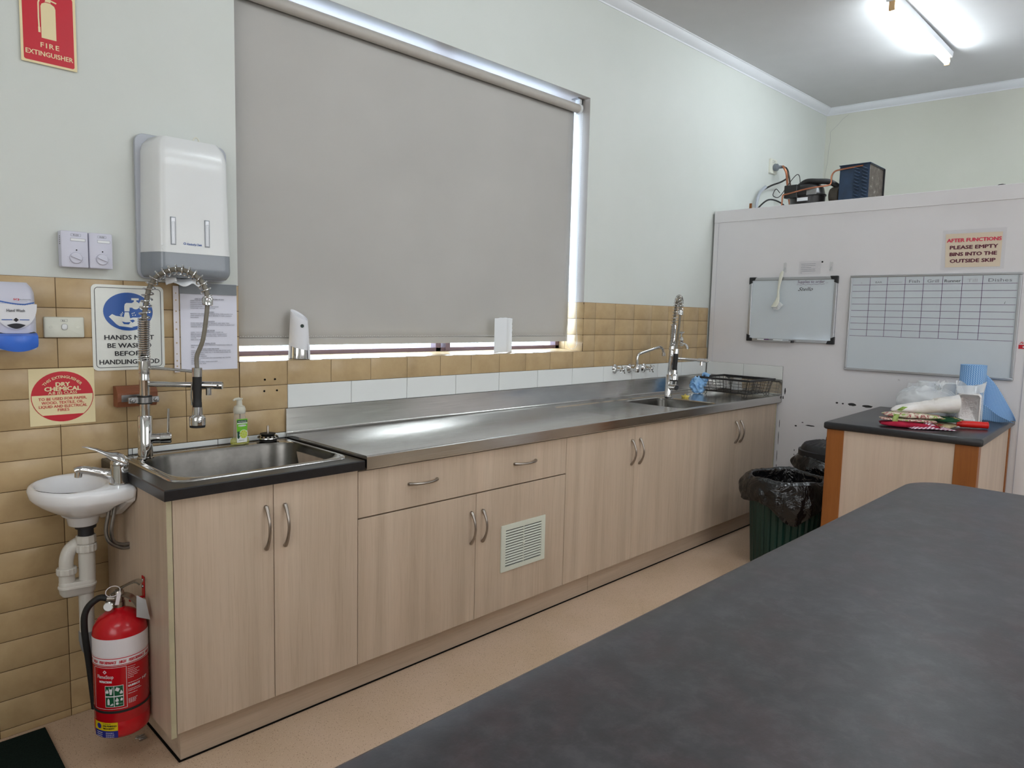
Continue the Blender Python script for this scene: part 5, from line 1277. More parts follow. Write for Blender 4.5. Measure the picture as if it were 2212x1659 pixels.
# ================================================================ WALL TAPS OVER THE BENCH
def cross_tap(x, z, label):
    r = thing('wall_tap', label, 'tap', (x, -0.001, z))
    b = MB('chrome'); b.lathe([(0.030, 0.0), (0.030, 0.003), (0.024, 0.009), (0.015, 0.018), (0.0125, 0.030), (0.0115, 0.040), (0.013, 0.041), (0.013, 0.047), (0.009, 0.049), (0.009, 0.058)], (x, -0.001, z), (0, -1, 0), 32); b.build('flange', r)
    b = MB('chrome'); b.lathe([(0.0105, 0.056), (0.0115, 0.060), (0.0110, 0.070), (0.007, 0.074), (0, 0.075)], (x, -0.001, z), (0, -1, 0), 24, cap1=False)
    for k in range(4):
        q = PI/5+k*PI/2; d = Vector((math.cos(q), 0, math.sin(q))); c = Vector((x, -0.066, z)); b.tube([c+d*0.006, c+d*0.018, c+d*0.027, c+d*0.031], [0.0042, 0.0036, 0.0052, 0.0035], 10)
    b.build('cross_handle', r)
cross_tap(2.905, 1.085, 'left cross-handled chrome wall tap beside the swivel spout')
cross_tap(3.225, 1.080, 'right cross-handled chrome wall tap beside the swivel spout')
r = thing('wall_spout', 'chrome swivel spout on the wall between the two cross-handled taps', 'tap', (3.062, -0.001, 1.082))
b = MB('chrome'); b.lathe([(0.030, 0.0), (0.030, 0.003), (0.024, 0.010), (0.016, 0.020), (0.016, 0.050), (0.018, 0.052)], (3.062, -0.001, 1.082), (0, -1, 0), 32); b.lathe([(0.0, -0.026), (0.014, -0.024), (0.0185, -0.014), (0.0185, 0.018), (0.014, 0.024), (0.010, 0.028)], (3.062, -0.060, 1.085), n=28, cap0=False); b.build('body', r)
b = MB('chrome'); b.tube(spline([(3.062, -0.060, 1.105), (3.062, -0.060, 1.150), (3.068, -0.062, 1.172), (3.090, -0.066, 1.184), (3.16, -0.078, 1.201), (3.245, -0.094, 1.221), (3.268, -0.098, 1.222), (3.288, -0.102, 1.208), (3.298, -0.104, 1.182)], 6), [0.0095]*24+[0.0088]*25, 14)
b.cyl((3.298, -0.104, 1.184), (3.300, -0.104, 1.164), 0.0125, 18); b.build('swivel_spout', r)
r = thing('garden_tap', 'small chrome hose tap high on the tiles by the cold room', 'tap', (3.60, -0.001, 1.235))
gx, gz = 3.603, 1.232
b = MB('chrome'); b.lathe([(0.020, 0), (0.018, 0.006), (0.011, 0.008), (0.011, 0.030), (0.013, 0.032)], (gx, -0.001, gz), (0, -1, 0), 24); b.tube(spline([(gx, -0.030, gz), (gx, -0.052, gz+0.002), (gx+0.004, -0.072, gz+0.002), (gx+0.006, -0.090, gz-0.010), (gx+0.006, -0.096, gz-0.030)], 6), [0.013]*6+[0.0115]*12+[0.0105]*7, 14)
b.lathe([(0.013, 0.0), (0.014, 0.012), (0.017, 0.016), (0.017, 0.045), (0.013, 0.052), (0.006, 0.055), (0.006, 0.078)], (gx, -0.046, gz), n=8); b.build('body', r)
b = MB('chrome'); b.tube([(gx-0.034, -0.046, gz+0.086), (gx-0.012, -0.046, gz+0.082), (gx, -0.046, gz+0.084), (gx+0.012, -0.046, gz+0.082), (gx+0.034, -0.046, gz+0.086)], [0.005, 0.0055, 0.011, 0.0055, 0.005], 12); b.lathe([(0.010, 0.074), (0.011, 0.090), (0.005, 0.093)], (gx, -0.046, gz), n=20); b.build('tee_handle', r)

# ================================================================ THINGS ON THE STEEL BENCH
DZ = SZ-0.006
c = (3.352, -0.250, DZ)
pl_ = thing('sink_plug', 'yellow rubber sink plug lying beside the square bowl', 'plug', c)
b = MB('yellow_rubber'); b.lathe([(0.020, 0.0), (0.024, 0.008), (0.027, 0.010), (0.027, 0.014), (0.0, 0.015)], c, n=32, cap1=False); b.build('disc', pl_)
b = MB('yellow_rubber'); b.tube([(c[0]+0.008*math.cos(q), c[1], c[2]+0.016+0.007*math.sin(q)) for q in [PI*k/10 for k in range(11)]], 0.0022, 8); b.build('pull_ring', pl_)
# crumpled blue wipe
b = MB('blue_wipe')
def crumple(cx, cy, cz, rx, ry, rz, seed, fold=0.34, nu=64, nv=40, fr=2.6):
    def f(u, v):
        th = 2*PI*u; ph = PI*v; d = Vector((math.sin(ph)*math.cos(th), math.sin(ph)*math.sin(th), -math.cos(ph)))
        n_ = nz(d, fr, seed); k = 1+fold*(0.35-abs(n_)*2.0)+0.05*nz(d, 6, seed)
        z = cz+rz+d.z*rz*k
        return (cx+d.x*rx*k, cy+d.y*ry*k, max(cz+0.002+0.002*abs(n_), z))
    return f
b.grid(crumple(3.682, -0.150, DZ, 0.056, 0.050, 0.058, 2.3, 0.42, fr=1.9), 96, 60)
def ear(u, v): return (3.700+0.070*u+0.010*math.sin(v*9+u*4), -0.150-0.025*u+0.016*math.sin(u*8+v*3), DZ+0.06+0.085*v*(0.55+0.45*u)+0.012*math.sin(u*11))
b.grid(ear, 20, 14)
single('blue_cloth', b, 'crumpled light blue wipe on the drainer beside the wire basket', 'cloth', (3.69, -0.145, DZ))
# black wire basket
bk = thing('wire_basket', 'black wire dish basket on the drainer in the corner', 'basket', (3.85, -0.33, DZ), rot=(0, 0, 0))
bk.rotation_euler = (0, 0, math.radians(-3)); bk.location = (3.842, -0.350, DZ)
HX, HY, HT = 0.168, 0.192, 0.112            # half sizes at the rim, rim height
b = MB('black_plastic'); hx, hy = HX, HY
for (x0, x1, y0, y1) in ((-hx-.008, hx+.008, -hy-.010, -hy+.006), (-hx-.008, hx+.008, hy-.006, hy+.010), (-hx-.008, -hx+.008, -hy, hy), (hx-.008, hx+.008, -hy, hy)): b.box(x0, x1, y0, y1, HT-.004, HT+.010)
b.build('rim', bk, bevel=0.002)
b = MB('black_plastic'); W_ = 0.0016; z0 = 0.022
def side_pt(ax_, s_, u, z):
    k = 0.90+0.10*(z-z0)/(HT-z0)
    return (s_*hx*k, hy*k*u, z) if ax_ else (hx*k*u, s_*hy*k, z)
for ax_ in (0, 1):
    for s_ in (-1, 1):
        for j in range(4): z = z0+0.004+j*0.021; b.tube([side_pt(ax_, s_, -1, z), side_pt(ax_, s_, 1, z)], W_, 6)
        for i in range(7): u = -0.93+1.86*i/6; b.tube([side_pt(ax_, s_, u, z0), side_pt(ax_, s_, u, HT)], W_, 6)
for i in range(9): u = -0.9+1.8*i/8; b.tube([(hx*.9*u, -hy*.9, z0), (hx*.9*u, hy*.9, z0)], W_, 6)
for i in range(4): u = -0.9+1.8*i/3; b.tube([(-hx*.9, hy*.9*u, z0+.003), (hx*.9, hy*.9*u, z0+.003)], W_, 6)
b.build('wire_body', bk)
for sx_ in (-1, 1):
    for sy_ in (-1, 1):
        b = MB('black_plastic'); y = sy_*(hy*.9-.02); x = sx_*hx*.88
        b.tube(spline([(x, y-.02, z0), (x, y-.019, .008), (x, y-.010, .002), (x, y-.001, .008), (x, y, z0), (x, y+.001, .008), (x, y+.010, .002), (x, y+.019, .008), (x, y+.02, z0)], 4), W_, 6); b.build('foot', bk)
# plastic film bundle and a clear tumbler in the basket
b = MB('wrap_plastic'); b.grid(crumple(3.770, -0.205, DZ+0.026, 0.085, 0.045, 0.016, 5.1, 0.5, fr=3.6), 56, 30); single('plastic_wrapping', b, 'crumpled clear plastic wrapping lying in the wire basket', 'wrapping', (3.77, -0.2, DZ+0.026))
b = MB('clear_plastic'); cu_ = (3.905, -0.330, DZ+0.026)
b.lathe([(0.036, 0.0), (0.036, 0.002), (0.028, 0.084), (0.026, 0.086), (0.0, 0.086)], cu_, n=32, cap0=False, cap1=False); b.lathe([(0.034, 0.002), (0.0265, 0.082), (0.0, 0.082)], cu_, n=32, cap0=False, cap1=False)
single('plastic_tumbler', b, 'clear plastic tumbler upside down in the wire basket', 'tumbler', cu_)

# ================================================================ ON THE COLD ROOM WALL
def wall_art(o): return Art(o, (0, -1, 0), (0, 0, 1))
# small whiteboard with black corners
wb = thing('whiteboard', 'small whiteboard with black corner caps and a supplies list', 'whiteboard', (4.04, -0.62, 1.27))
y0, y1, z0, z1 = -0.3175, -0.9195, 1.2705, 1.7115
b = MB('board_white'); b.box(4.040, 4.0535, y1+.006, y0-.006, z0+.006, z1-.006); b.build('panel', wb)
b = MB('aluminium')
for (ya, yb_, za, zb_) in ((y1, y0, z1-.020, z1), (y1, y0, z0, z0+.020), (y1, y1+.020, z0, z1), (y0-.020, y0, z0, z1)): b.box(4.034, 4.0535, ya, yb_, za, zb_)
b.build('frame', wb, bevel=0.003)
for cy_, sy_ in ((y0, -1), (y1, 1)):
    for cz_, sz_ in ((z0, 1), (z1, -1)):
        b = MB('black_plastic'); L_ = [(0, 0), (0.050, 0), (0.042, 0.022), (0.022, 0.024), (0.024, 0.040), (0, 0.050)]
        o_ = [(cy_+sy_*(p-0.003), cz_+sz_*(q-0.003)) for p, q in L_]; b.loft([[(x, p, q) for p, q in o_] for x in (4.0315, 4.0538)], sm=False, cap0=True, cap1=True); b.build('corner_cap', wb, bevel=0.003)
b = MB('aluminium', 'black_plastic'); b.box(4.006, 4.036, -0.650, -0.372, z0-0.002, z0+0.002); b.box(4.004, 4.007, -0.650, -0.372, z0-0.002, z0+0.009)
b.box(4.004, 4.036, -0.658, -0.648, z0-0.004, z0+0.012, 1); b.build('pen_tray', wb, bevel=0.001)
a = wall_art((4.0398, y0, z0)); 
def wavy(mb, u0, u1, v, amp, t_, m_): n = 26; mb.line([(u0+(u1-u0)*k/n, v+amp*math.sin(k*1.25)+0.003*k/n) for k in range(n+1)], t_, m_, 0.0008)
a.text('Supplies to order', 0.428, 0.3990, 0.026, 'ink_purple', shear=0.15, width=0.180); wavy(a, 0.335, 0.520, 0.388, 0.0016, 0.0016, 'ink_purple')
a.line([(0.528, 0.399), (0.542, 0.399)], 0.0012, 'ink_grey'); a.text('Stello', 0.392, 0.3480, 0.034, 'ink_black', shear=0.5, width=0.100)
a.build('lettering', wb)
for ya, yb_, m_, m2, lb in ((-0.405, -0.485, 'paper_white', 'ink_purple', 'white marker with a purple cap on the small whiteboard tray'), (-0.520, -0.630, 'paper_white', 'light_grey_plastic', 'white marker lying nearer the tray end stop of the small whiteboard')):
    mk_ = thing('marker_pen', lb, 'pen', (4.02, (ya+yb_)/2, z0+.003)); b = MB(m_); b.cyl((4.020, ya, z0+.0085), (4.020, ya+(yb_-ya)*.62, z0+.0085), .0062, 14); b.build('barrel', mk_)
    b = MB(m2); b.cyl((4.020, ya+(yb_-ya)*.62, z0+.0085), (4.020, yb_, z0+.0085), .0068, 14); b.build('cap', mk_)
# dish brush hanging in front of the board
db = thing('dish_brush', 'white dish brush hanging in front of the small whiteboard', 'brush', (4.02, -0.55, 1.50))
b = MB('cream_plastic'); L = []
for (y, z, x, w_, th) in ((-.556, 1.754, 4.026, .004, .003), (-.553, 1.745, 4.025, .010, .005), (-.548, 1.715, 4.023, .013, .006), (-.540, 1.665, 4.020, .009, .0065), (-.536, 1.615, 4.018, .0075, .007), (-.540, 1.580, 4.014, .010, .007), (-.536, 1.548, 4.008, .017, .007), (-.526, 1.520, 4.000, .021, .007), (-.520, 1.508, 3.996, .020, .006)):
    L.append([(x-th*math.sin(q), y+w_*math.cos(q), z) for q in [2*PI*k/14 for k in range(14)]])
b.loft(L, 0, True, True, True); b.build('handle', db)
b = MB('paper_white')
for i in range(6):
    for j in range(5):
        p = Vector((4.000+i*0.0018, -.512-.0075*j-.002*i, 1.512+.006*i)); b.tube([p, p+Vector((.012+.001*j, -.006-.003*i, -.022))], 0.0024, 6)
b.build('bristles', db)
for y, z, lb in ((-.5585, 1.787, 'clear adhesive hook holding the dish brush'), (-.868, 1.785, 'clear adhesive hook at the top right corner of the small whiteboard')):
    hk = thing('adhesive_hook', lb, 'hook', (4.05, y, z-.05)); b = MB('clear_plastic'); b.box(4.0505, 4.0535, y-.010, y+.010, z-.040, z+.020); b.build('strip', hk, bevel=0.001)
    b = MB('clear_plastic'); b.tube(spline([(4.052, y, z-.010), (4.045, y, z-.028), (4.034, y, z-.038), (4.028, y, z-.028)], 4), .0035, 8); b.build('hook', hk)
    if y > -.6:
        a = wall_art((4.0538, y-.002, z+.020)); a.text('11', 0.0, -0.002, 0.011, 'ink_grey', w=0.004); a.build('lettering', hk)
# typed note above the board
nt = thing('typed_note', 'small clear note with five typed lines above the small whiteboard', 'note', (4.053, -.72, 1.73))
b = MB('clear_sleeve'); b.box(4.0530, 4.0537, -.800, -.655, 1.728, 1.815); b.build('film', nt)
a = wall_art((4.0528, -.664, 1.728))
for k, w_ in enumerate((.098, .095, .068, .097, .098, .010)): scribble(a, 0.004, 0.068-0.0118*k, w_, .0030, 'ink_soft', .0006, k, .007)
a.build('lettering', nt)
b = MB('dark_hole'); b.lathe([(0.006, 0), (0.004, 0.003), (0, 0.004)], (4.0535, -.808, 1.808), (-1, 0, 0), 12, cap1=False); single('wall_magnet', b, 'tiny dark magnet on the cold room wall between the note and the hook', 'magnet', (4.052, -.808, 1.805))
# large whiteboard with roster grid
wb = thing('whiteboard', 'large whiteboard ruled as a roster with Fish, Grill and Dishes columns', 'whiteboard', (4.04, -1.45, 1.105))
y0, y1, z0, z1 = -0.9975, -1.9085, 1.1070, 1.7130
b = MB('board_white'); b.box(4.042, 4.0535, y1+.006, y0-.006, z0+.006, z1-.006); b.build('panel', wb)
b = MB('aluminium')
for (ya, yb_, za, zb_) in ((y1, y0, z1-.013, z1), (y1, y0, z0, z0+.016), (y1, y1+.016, z0+.016, z1-.013), (y0-.013, y0, z0+.016, z1-.013)): b.box(4.035, 4.0535, ya, yb_, za, zb_)
b.build('frame', wb, bevel=0.003)
a = wall_art((4.0418, y0, z0)); GX = [0.0195+0.1008*k for k in range(8)]+[0.8905]; GZ = [0.2235+0.0403*k for k in range(9)]+[0.5910]
for k in range(9): a.rect(0.0175, 0.8910, GZ[k]-.0011, GZ[k]+.0011, 'ink_purple')
for k in range(1, 8): a.rect(GX[k]-.0012, GX[k]+.0012, GZ[0], GZ[9], 'ink_purple', 0.0007)
a.build('ruled_grid', wb)
a = wall_art((4.0418, y0, z0))
for k, (t_, w_, m_, s_) in enumerate((('s', .008, 'ink_faint', .016), ('BAR', .038, 'ink_grey', .016), ('runner', .070, 'ink_faint', .017), ('Fish', .058, 'ink_grey', .026), ('Grill', .060, 'ink_grey', .026), ('Runner', .084, 'ink_black', .024), ('Till', .050, 'ink_faint', .026), ('Dishes', .112, 'ink_grey', .027))):
    a.text(t_, (GX[k]+GX[k+1])/2, 0.5555, s_, m_, width=w_)
a.text('i', 0.838, 0.4300, 0.022, 'ink_black', shear=0.3); a.build('lettering', wb)
# AFTER FUNCTIONS notice
nt = thing('laminated_notice', 'laminated beige notice about emptying bins, above the large whiteboard', 'notice', (4.05, -1.66, 1.74))
b = MB('clear_sleeve'); b.box(4.0525, 4.0530, -1.815, -1.500, 1.735, 1.965); b.build('laminate_film', nt)
b = MB('paper_beige'); b.loft([[(x, p, q) for p, q in ((-1.515, 1.944), (-1.797, 1.942), (-1.797, 1.748), (-1.524, 1.750))] for x in (4.0526, 4.0520)], sm=False, cap0=True, cap1=True); b.build('sheet', nt)
a = wall_art((4.0519, -1.5165, 1.745))
for t_, v, w_, m_ in (('AFTER FUNCTIONS', .1500, .268, 'ink_pink'), ('PLEASE EMPTY', .1090, .236, 'ink_maroon'), ('BINS INTO THE', .0700, .232, 'ink_maroon'), ('OUTSIDE SKIP', .0310, .224, 'ink_maroon')): a.text(t_, .1430, v, .0285, m_, bold=.0017, width=w_)
a.build('lettering', nt)
st_ = thing('warning_sticker', 'small red and white sticker at the right edge beside the large whiteboard', 'sticker', (4.053, -1.94, 1.29))
b = MB('label_white', 'sign_red'); b.box(4.0530, 4.0537, -1.995, -1.903, 1.287, 1.335); b.box(4.0524, 4.0531, -1.995, -1.917, 1.289, 1.312, 1); b.build('backing', st_)
a = wall_art((4.0523, -1.903, 1.287)); a.line([(0.018, .030), (.030, .042), (.030, .030), (.042, .040)], .003, 'sign_red', 0.0012); scribble(a, .052, .032, .034, .006, 'sign_red', .0008, 2, .012); scribble(a, .034, .009, .040, .008, 'label_white', .0006, 3, .012); a.build('lettering', st_)

# ================================================================ ON TOP OF THE COLD ROOM
CZ = 2.2
so = thing('power_outlet', 'cream power outlet high on the wall above the cold room', 'outlet', (4.96, 0.004, 2.64))
b = MB('cream_plastic'); rblock(b, 4.905, 5.02, 2.612, 2.728, 0.0055, -0.012, 0.005, 0.004); b.build('plate', so)
a = Art((4.962, -0.0122, 2.67)); a.frame(-.03, .03, .028, .046, .0015, 'ink_grey'); a.text('P7', 0, .031, .014, 'ink_black'); a.build('lettering', so)
pg = thing('power_plug', 'grey plug and black lead in the high power outlet', 'plug', (4.98, -0.03, 2.64))
b = MB('tape_grey'); b.lathe([(.026, 0), (.030, .006), (.028, .030), (.016, .036)], (4.968, -.012, 2.662), (0, -1, 0), 24); b.tube(spline([(4.968, -.042, 2.662), (4.985, -.060, 2.664), (5.010, -.068, 2.668)], 4), .013, 12); b.build('plug_body', pg)
b = MB('black_rubber'); b.tube(spline([(5.000, -.066, 2.667), (5.040, -.080, 2.662), (5.075, -.085, 2.630), (5.070, -.085, 2.590), (4.990, -.070, 2.545), (4.86, -.050, 2.500), (4.755, -.038, 2.455)], 8), .0068, 10); b.build('lead', pg)
b = MB('light_grey_plastic'); b.tube(spline([(4.775, -.040, 2.478), (4.700, -.030, 2.420), (4.655, -.030, 2.335), (4.648, -.034, 2.260), (4.665, -.040, CZ+.001)], 8), .0125, 12)
single('flexible_conduit', b, 'grey flexible conduit rising from the cold room roof to the outlet lead', 'conduit', (4.66, -.04, CZ))
b = MB('stained_timber'); b.box(4.606, 4.612, -.014, .004, CZ, 2.330); single('timber_batten', b, 'short dark timber batten on the wall behind the grey conduit', 'batten', (4.603, -.02, CZ))
b = MB('copper', 'greasy_brown')
b.tube(spline([(4.985, -.075, 2.668), (4.955, -.100, 2.650), (4.965, -.120, 2.600), (5.000, -.120, 2.500), (5.035, -.120, 2.420), (5.070, -.120, 2.340), (5.075, -.120, CZ)], 8), .009, 10)
b.tube(spline([(4.990, -.090, 2.655), (4.985, -.130, 2.590), (5.030, -.135, 2.480), (5.085, -.135, 2.380), (5.10, -.135, CZ)], 8), .007, 10, 1)
single('pipe_bundle', b, 'copper and insulated pipes running from the plug down to the cold room roof', 'pipe', (5.07, -.12, CZ))
b = MB('black_rubber'); b.tube(spline([(4.42, -.13, CZ), (4.44, -.15, 2.26), (4.50, -.20, 2.325), (4.56, -.26, 2.31), (4.60, -.31, 2.255), (4.60, -.34, CZ)], 8), .006, 8)
single('black_cable', b, 'thin black cable looping over the cold room roof left of the compressor', 'cable', (4.5, -.2, CZ))
cm = thing('compressor', 'black refrigeration compressor on the cold room roof', 'compressor', (4.36, -.56, CZ))
cx, cy = 4.36, -.555
def sl(rx, ry, z, n=40): return [(cx+rx*math.cos(2*PI*k/n), cy+ry*math.sin(2*PI*k/n)*(1.0), CZ+z) for k in range(n)]
b = MB('compressor_black'); b.loft([sl(.085, .100, .030), sl(.100, .118, .040), sl(.102, .120, .088), sl(.108, .126, .092), sl(.108, .126, .100), sl(.100, .118, .106), sl(.092, .108, .145), sl(.070, .085, .172), sl(.03, .04, .184)], cap0=True, cap1=True)
b.build('shell', cm, angle=50)
b = MB('compressor_black'); b.box(cx-.135, cx-.085, cy+.020, cy+.115, CZ+.075, CZ+.165); b.build('terminal_box', cm, bevel=.006)
b = MB('greasy_brown'); b.box(cx-.09, cx+.12, cy-.13, cy+.13, CZ, CZ+.006)
for sx_ in (-1, 1):
    for sy_ in (-1, 1): b.cyl((cx+sx_*.075, cy+sy_*.10, CZ), (cx+sx_*.075, cy+sy_*.10, CZ+.035), .014, 12)
b.build('feet', cm)
b = MB('black_rubber'); b.tube(spline([(cx-.05, cy+.05, CZ+.155), (cx-.04, cy-.00, CZ+.192), (cx-.03, cy-.08, CZ+.188), (cx, cy-.15, CZ+.180), (cx+.03, cy-.20, CZ+.145)], 6), .019, 12); b.build('insulated_hose', cm)
b = MB('paper_white'); b.box(cx-.1055, cx-.1035, cy-.045, cy+.030, CZ+.052, CZ+.075); b.build('label_plate', cm)
b = MB('galvanised'); b.box(cx-.113, cx-.106, cy-.105, cy-.035, CZ+.088, CZ+.135); b.build('clip', cm, bevel=.003)
fm = thing('fan_motor', 'brown grimy fan motor between the compressor and the finned coil', 'motor', (4.38, -.745, CZ))
b = MB('greasy_brown'); b.lathe([(.030, 0), (.055, .008), (.062, .020), (.062, .070), (.045, .085), (0, .088)], (4.39, -.700, CZ+.085), (0, -1, 0), 28, cap1=False); b.build('motor_body', fm)
b = MB('greasy_brown'); b.box(4.35, 4.43, -.775, -.715, CZ, CZ+.030); b.build('mount', fm)
cd = thing('condenser_coil', 'dark blue condenser coil box with grimy fins on the cold room roof', 'condenser', (4.42, -.93, CZ))
b = MB('coil_blue'); b.box(4.300, 4.620, -.802, -.800+.002, CZ, CZ+.262) if 0 else None
qx0, qx1, qy0, qy1, qh = 4.290, 4.560, -.795, -.985, .262
b = MB('coil_blue'); b.box(qx0-.003, qx0, qy1, qy0, CZ, CZ+qh); b.box(qx1, qx1+.003, qy1, qy0, CZ, CZ+qh); b.box(qx0, qx1, qy0-.003, qy0, CZ, CZ+qh); b.box(qx0-.012, qx1+.004, qy1-.006, qy0+.004, CZ+qh, CZ+qh+.004); b.build('side_plates', cd)
b = MB('condenser_fins'); b.box(qx0, qx1, qy1, qy0-.005, CZ+.002, CZ+qh-.002); b.build('fin_block', cd)
b = MB('black_plastic'); b.box(qx1-.006, qx1+.004, qy1-.010, qy1, CZ, CZ+qh); b.box(qx0-.004, qx1+.02, qy1-.004, qy1-.001, CZ+qh-.008, CZ+qh+.004); b.build('corner_angle', cd)
b = MB('coil_blue')
for j in range(2):
    for k in range(11):
        y = qy1+.030+j*.050; z = CZ+.018+k*.0215
        b.tube(spline([(qx0, y+.012, z+.008), (qx0-.014, y+.010, z+.007), (qx0-.018, y-.002, z), (qx0-.014, y-.014, z-.006), (qx0, y-.016, z-.007)], 3), .0042, 8)
b.build('return_bends', cd)
b = MB('copper'); b.tube(spline([(qx0-.008, qy1+.040, CZ+qh-.012), (qx0-.012, qy0-.02, CZ+qh-.022), (qx0-.012, qy0+.030, CZ+qh-.030), (qx0-.012, qy0+.050, CZ+qh-.060), (qx0-.014, qy0+.050, CZ+.160), (qx0-.020, qy0+.070, CZ+.142), (cx-.125, cy-.06, CZ+.130), (cx-.140, cy+.075, CZ+.105), (cx-.145, cy+.110, CZ+.100), (cx-.145, cy+.118, CZ+.080), (cx-.145, cy+.120, CZ+.001)], 6), .0055, 10)
single('copper_pipe', b, 'thin bent copper pipe from the finned coil past the compressor', 'pipe', (4.25, -.6, CZ))
b = MB('black_rubber'); b.tube(spline([(cx-.09, cy+.02, CZ+.165), (cx-.085, cy+.030, CZ+.225), (cx-.08, cy+.055, CZ+.240), (cx-.09, cy+.10, CZ+.185), (cx-.12, cy+.14, CZ+.105), (cx-.12, cy+.17, CZ+.090), (cx-.12, cy+.20, CZ+.110), (cx-.12, cy+.18, CZ+.150), (cx-.12, cy+.15, CZ+.120)], 7), .0028, 6)
single('sensor_wire', b, 'thin black wire looping above the compressor', 'wire', (cx-.09, cy+.1, CZ+.09))

# ================================================================ SMALL BENCH AGAINST THE COLD ROOM
IA = math.radians(2.5); IO = (3.005, -1.277, 0.0); IW, IL, IH = 0.705, 1.012, 0.895
sbn = thing('prep_table', 'small prep bench with black top and stained timber corner posts by the cold room', 'bench', (IO[0], IO[1], 0), rot=(0, 0, IA))
# local frame: x along the bench towards the cold room, -y towards the camera's right
b = MB('small_bench_laminate')
top = rrect(-0.002, IL, -IW, 0.0, 0.012, 0, 5)
def ins(k, z): return [(p[0], p[1], z) for p in rrect(-0.002+k, IL-k, -IW+k, -k, 0.014, 0, 5)]
b.loft([ins(0.006, IH-0.036), ins(0.001, IH-0.031), ins(0.0, IH-0.027), ins(0.0, IH-0.009), ins(0.002, IH-0.003), ins(0.008, IH)], sm=True, cap0=True, cap1=True)
b.build('worktop', sbn, angle=50)
def post(x0, x1, y0, y1):
    b = MB('stained_timber'); b.box(x0, x1, y0, y1, 0.0, IH-0.036); b.build('corner_post', sbn, bevel=0.003)
post(0.012, 0.085, -0.100, -0.016); post(0.012, 0.075, -IW+0.016, -IW+0.112); post(IL-0.055, IL-0.015, -IW+0.016, -IW+0.070); post(IL-0.055, IL-0.015, -0.070, -0.016)
b = MB('oak_laminate_light'); b.box(0.018, 0.034, -IW+0.112, -0.100, 0.0, IH-0.036); b.build('front_panel', sbn)
b = MB('oak_laminate_light'); b.box(0.075, IL-0.055, -IW+0.022, -IW+0.038, 0.0, IH-0.036); b.build('side_panel', sbn)
b = MB('oak_laminate_light'); b.box(0.085, IL-0.055, -0.036, -0.020, 0.0, IH-0.036); b.build('side_panel', sbn)

TZ_ = IH
# stacked oven mitts and folded cloths: soft slabs between two ends
def slab(mat, p0, p1, wd, th, z, seed, wob=0.012, nu=26, nv=22, droop=0.0, power=2.6, name=None):
    """padded textile slab along p0-p1 (world), width wd sideways, thickness th"""
    b = MB(mat); a_, c_ = Vector((p0[0], p0[1], 0)), Vector((p1[0], p1[1], 0)); d = (c_-a_); L = d.length; d.normalize(); s_ = Vector((-d.y, d.x, 0))
    loops = []
    for i in range(nu+1):
        u = i/nu; e_ = (1-abs(2*u-1)**power)**(1/power) if 0 < u < 1 else 0.02
        e_ = max(e_, 0.05); lp = []
        for k in range(nv):
            q = 2*PI*k/nv; cx_, cz_ = math.cos(q), math.sin(q); cx_ = abs(cx_)**0.6*(1 if cx_ > 0 else -1); cz_ = abs(cz_)**0.8*(1 if cz_ > 0 else -1)
            p = a_+d*(L*u)+s_*(wd/2*cx_*(0.75+0.25*e_)); zz = z+th/2+th/2*cz_*e_
            n_ = nz((p.x*9, p.y*9, z*9+cz_), 1, seed); zz += wob*n_*(0.5+0.5*cz_)-droop*u*u
            lp.append((p.x+0.012*nz((u*4, cx_, seed)), p.y+0.012*nz((u*5, cx_, seed+3)), max(zz, TZ_+0.002)))
        loops.append(lp)
    b.loft(loops, 0, True, True, True); return b
def soft(name, b, label, cat, org): return single(name, b, label, cat, org, angle=80)
soft('oven_mitt', slab('linen_cloth', (3.300, -1.600, 0), (3.275, -1.812, 0), 0.120, 0.030, TZ_+0.000, 1.1), 'beige patterned oven mitt at the bottom right of the textile pile on the prep bench', 'oven mitt', (3.29, -1.70, TZ_))
soft('oven_mitt', slab('red_cloth', (3.115, -1.515, 0), (3.215, -1.760, 0), 0.110, 0.030, TZ_+0.001, 2.7), 'red padded oven mitt at the bottom front of the textile pile', 'oven mitt', (3.17, -1.64, TZ_))
soft('pot_holder', slab('holly_cloth', (3.135, -1.505, 0), (3.235, -1.740, 0), 0.120, 0.014, TZ_+0.030, 4.4, 0.006), 'cream and red printed pot holder lying on the red mitt', 'pot holder', (3.19, -1.62, TZ_+.03))
soft('oven_mitt', slab('green_cloth', (3.310, -1.600, 0), (3.300, -1.825, 0), 0.140, 0.022, TZ_+0.032, 3.2), 'dark green printed oven mitt over the beige one', 'oven mitt', (3.30, -1.71, TZ_+.03))
soft('oven_mitt', slab('holly_cloth', (3.150, -1.515, 0), (3.270, -1.750, 0), 0.120, 0.024, TZ_+0.046, 6.1, 0.006), 'white oven mitt with red lettering print near the top of the pile', 'oven mitt', (3.2, -1.63, TZ_+.05))
b = MB('red_cloth'); b.tube(spline([(3.128, -1.470, TZ_+.050), (3.118, -1.492, TZ_+.056), (3.120, -1.512, TZ_+.052)], 4), .012, 10)
for k, (m_, p) in enumerate((('lime_cloth', [(3.150, -1.590, TZ_+.082), (3.140, -1.606, TZ_+.094), (3.150, -1.618, TZ_+.104)]), ('lime_cloth', [(3.118, -1.592, TZ_+.066), (3.112, -1.588, TZ_+.046), (3.114, -1.586, TZ_+.022)]))):
    b = MB(m_); P = spline(p, 4); loops = [[(q.x, q.y-.012, q.z), (q.x, q.y+.012, q.z), (q.x-.003, q.y+.012, q.z), (q.x-.003, q.y-.012, q.z)] for q in P]; b.loft(loops, 0, True, True, True)
    single('hanging_loop', b, ('light green fabric loop sticking up from the textile pile', 'light green check loop hanging down the front of the textile pile')[k], 'loop', p[0])
b = MB('cream_cloth'); L = []
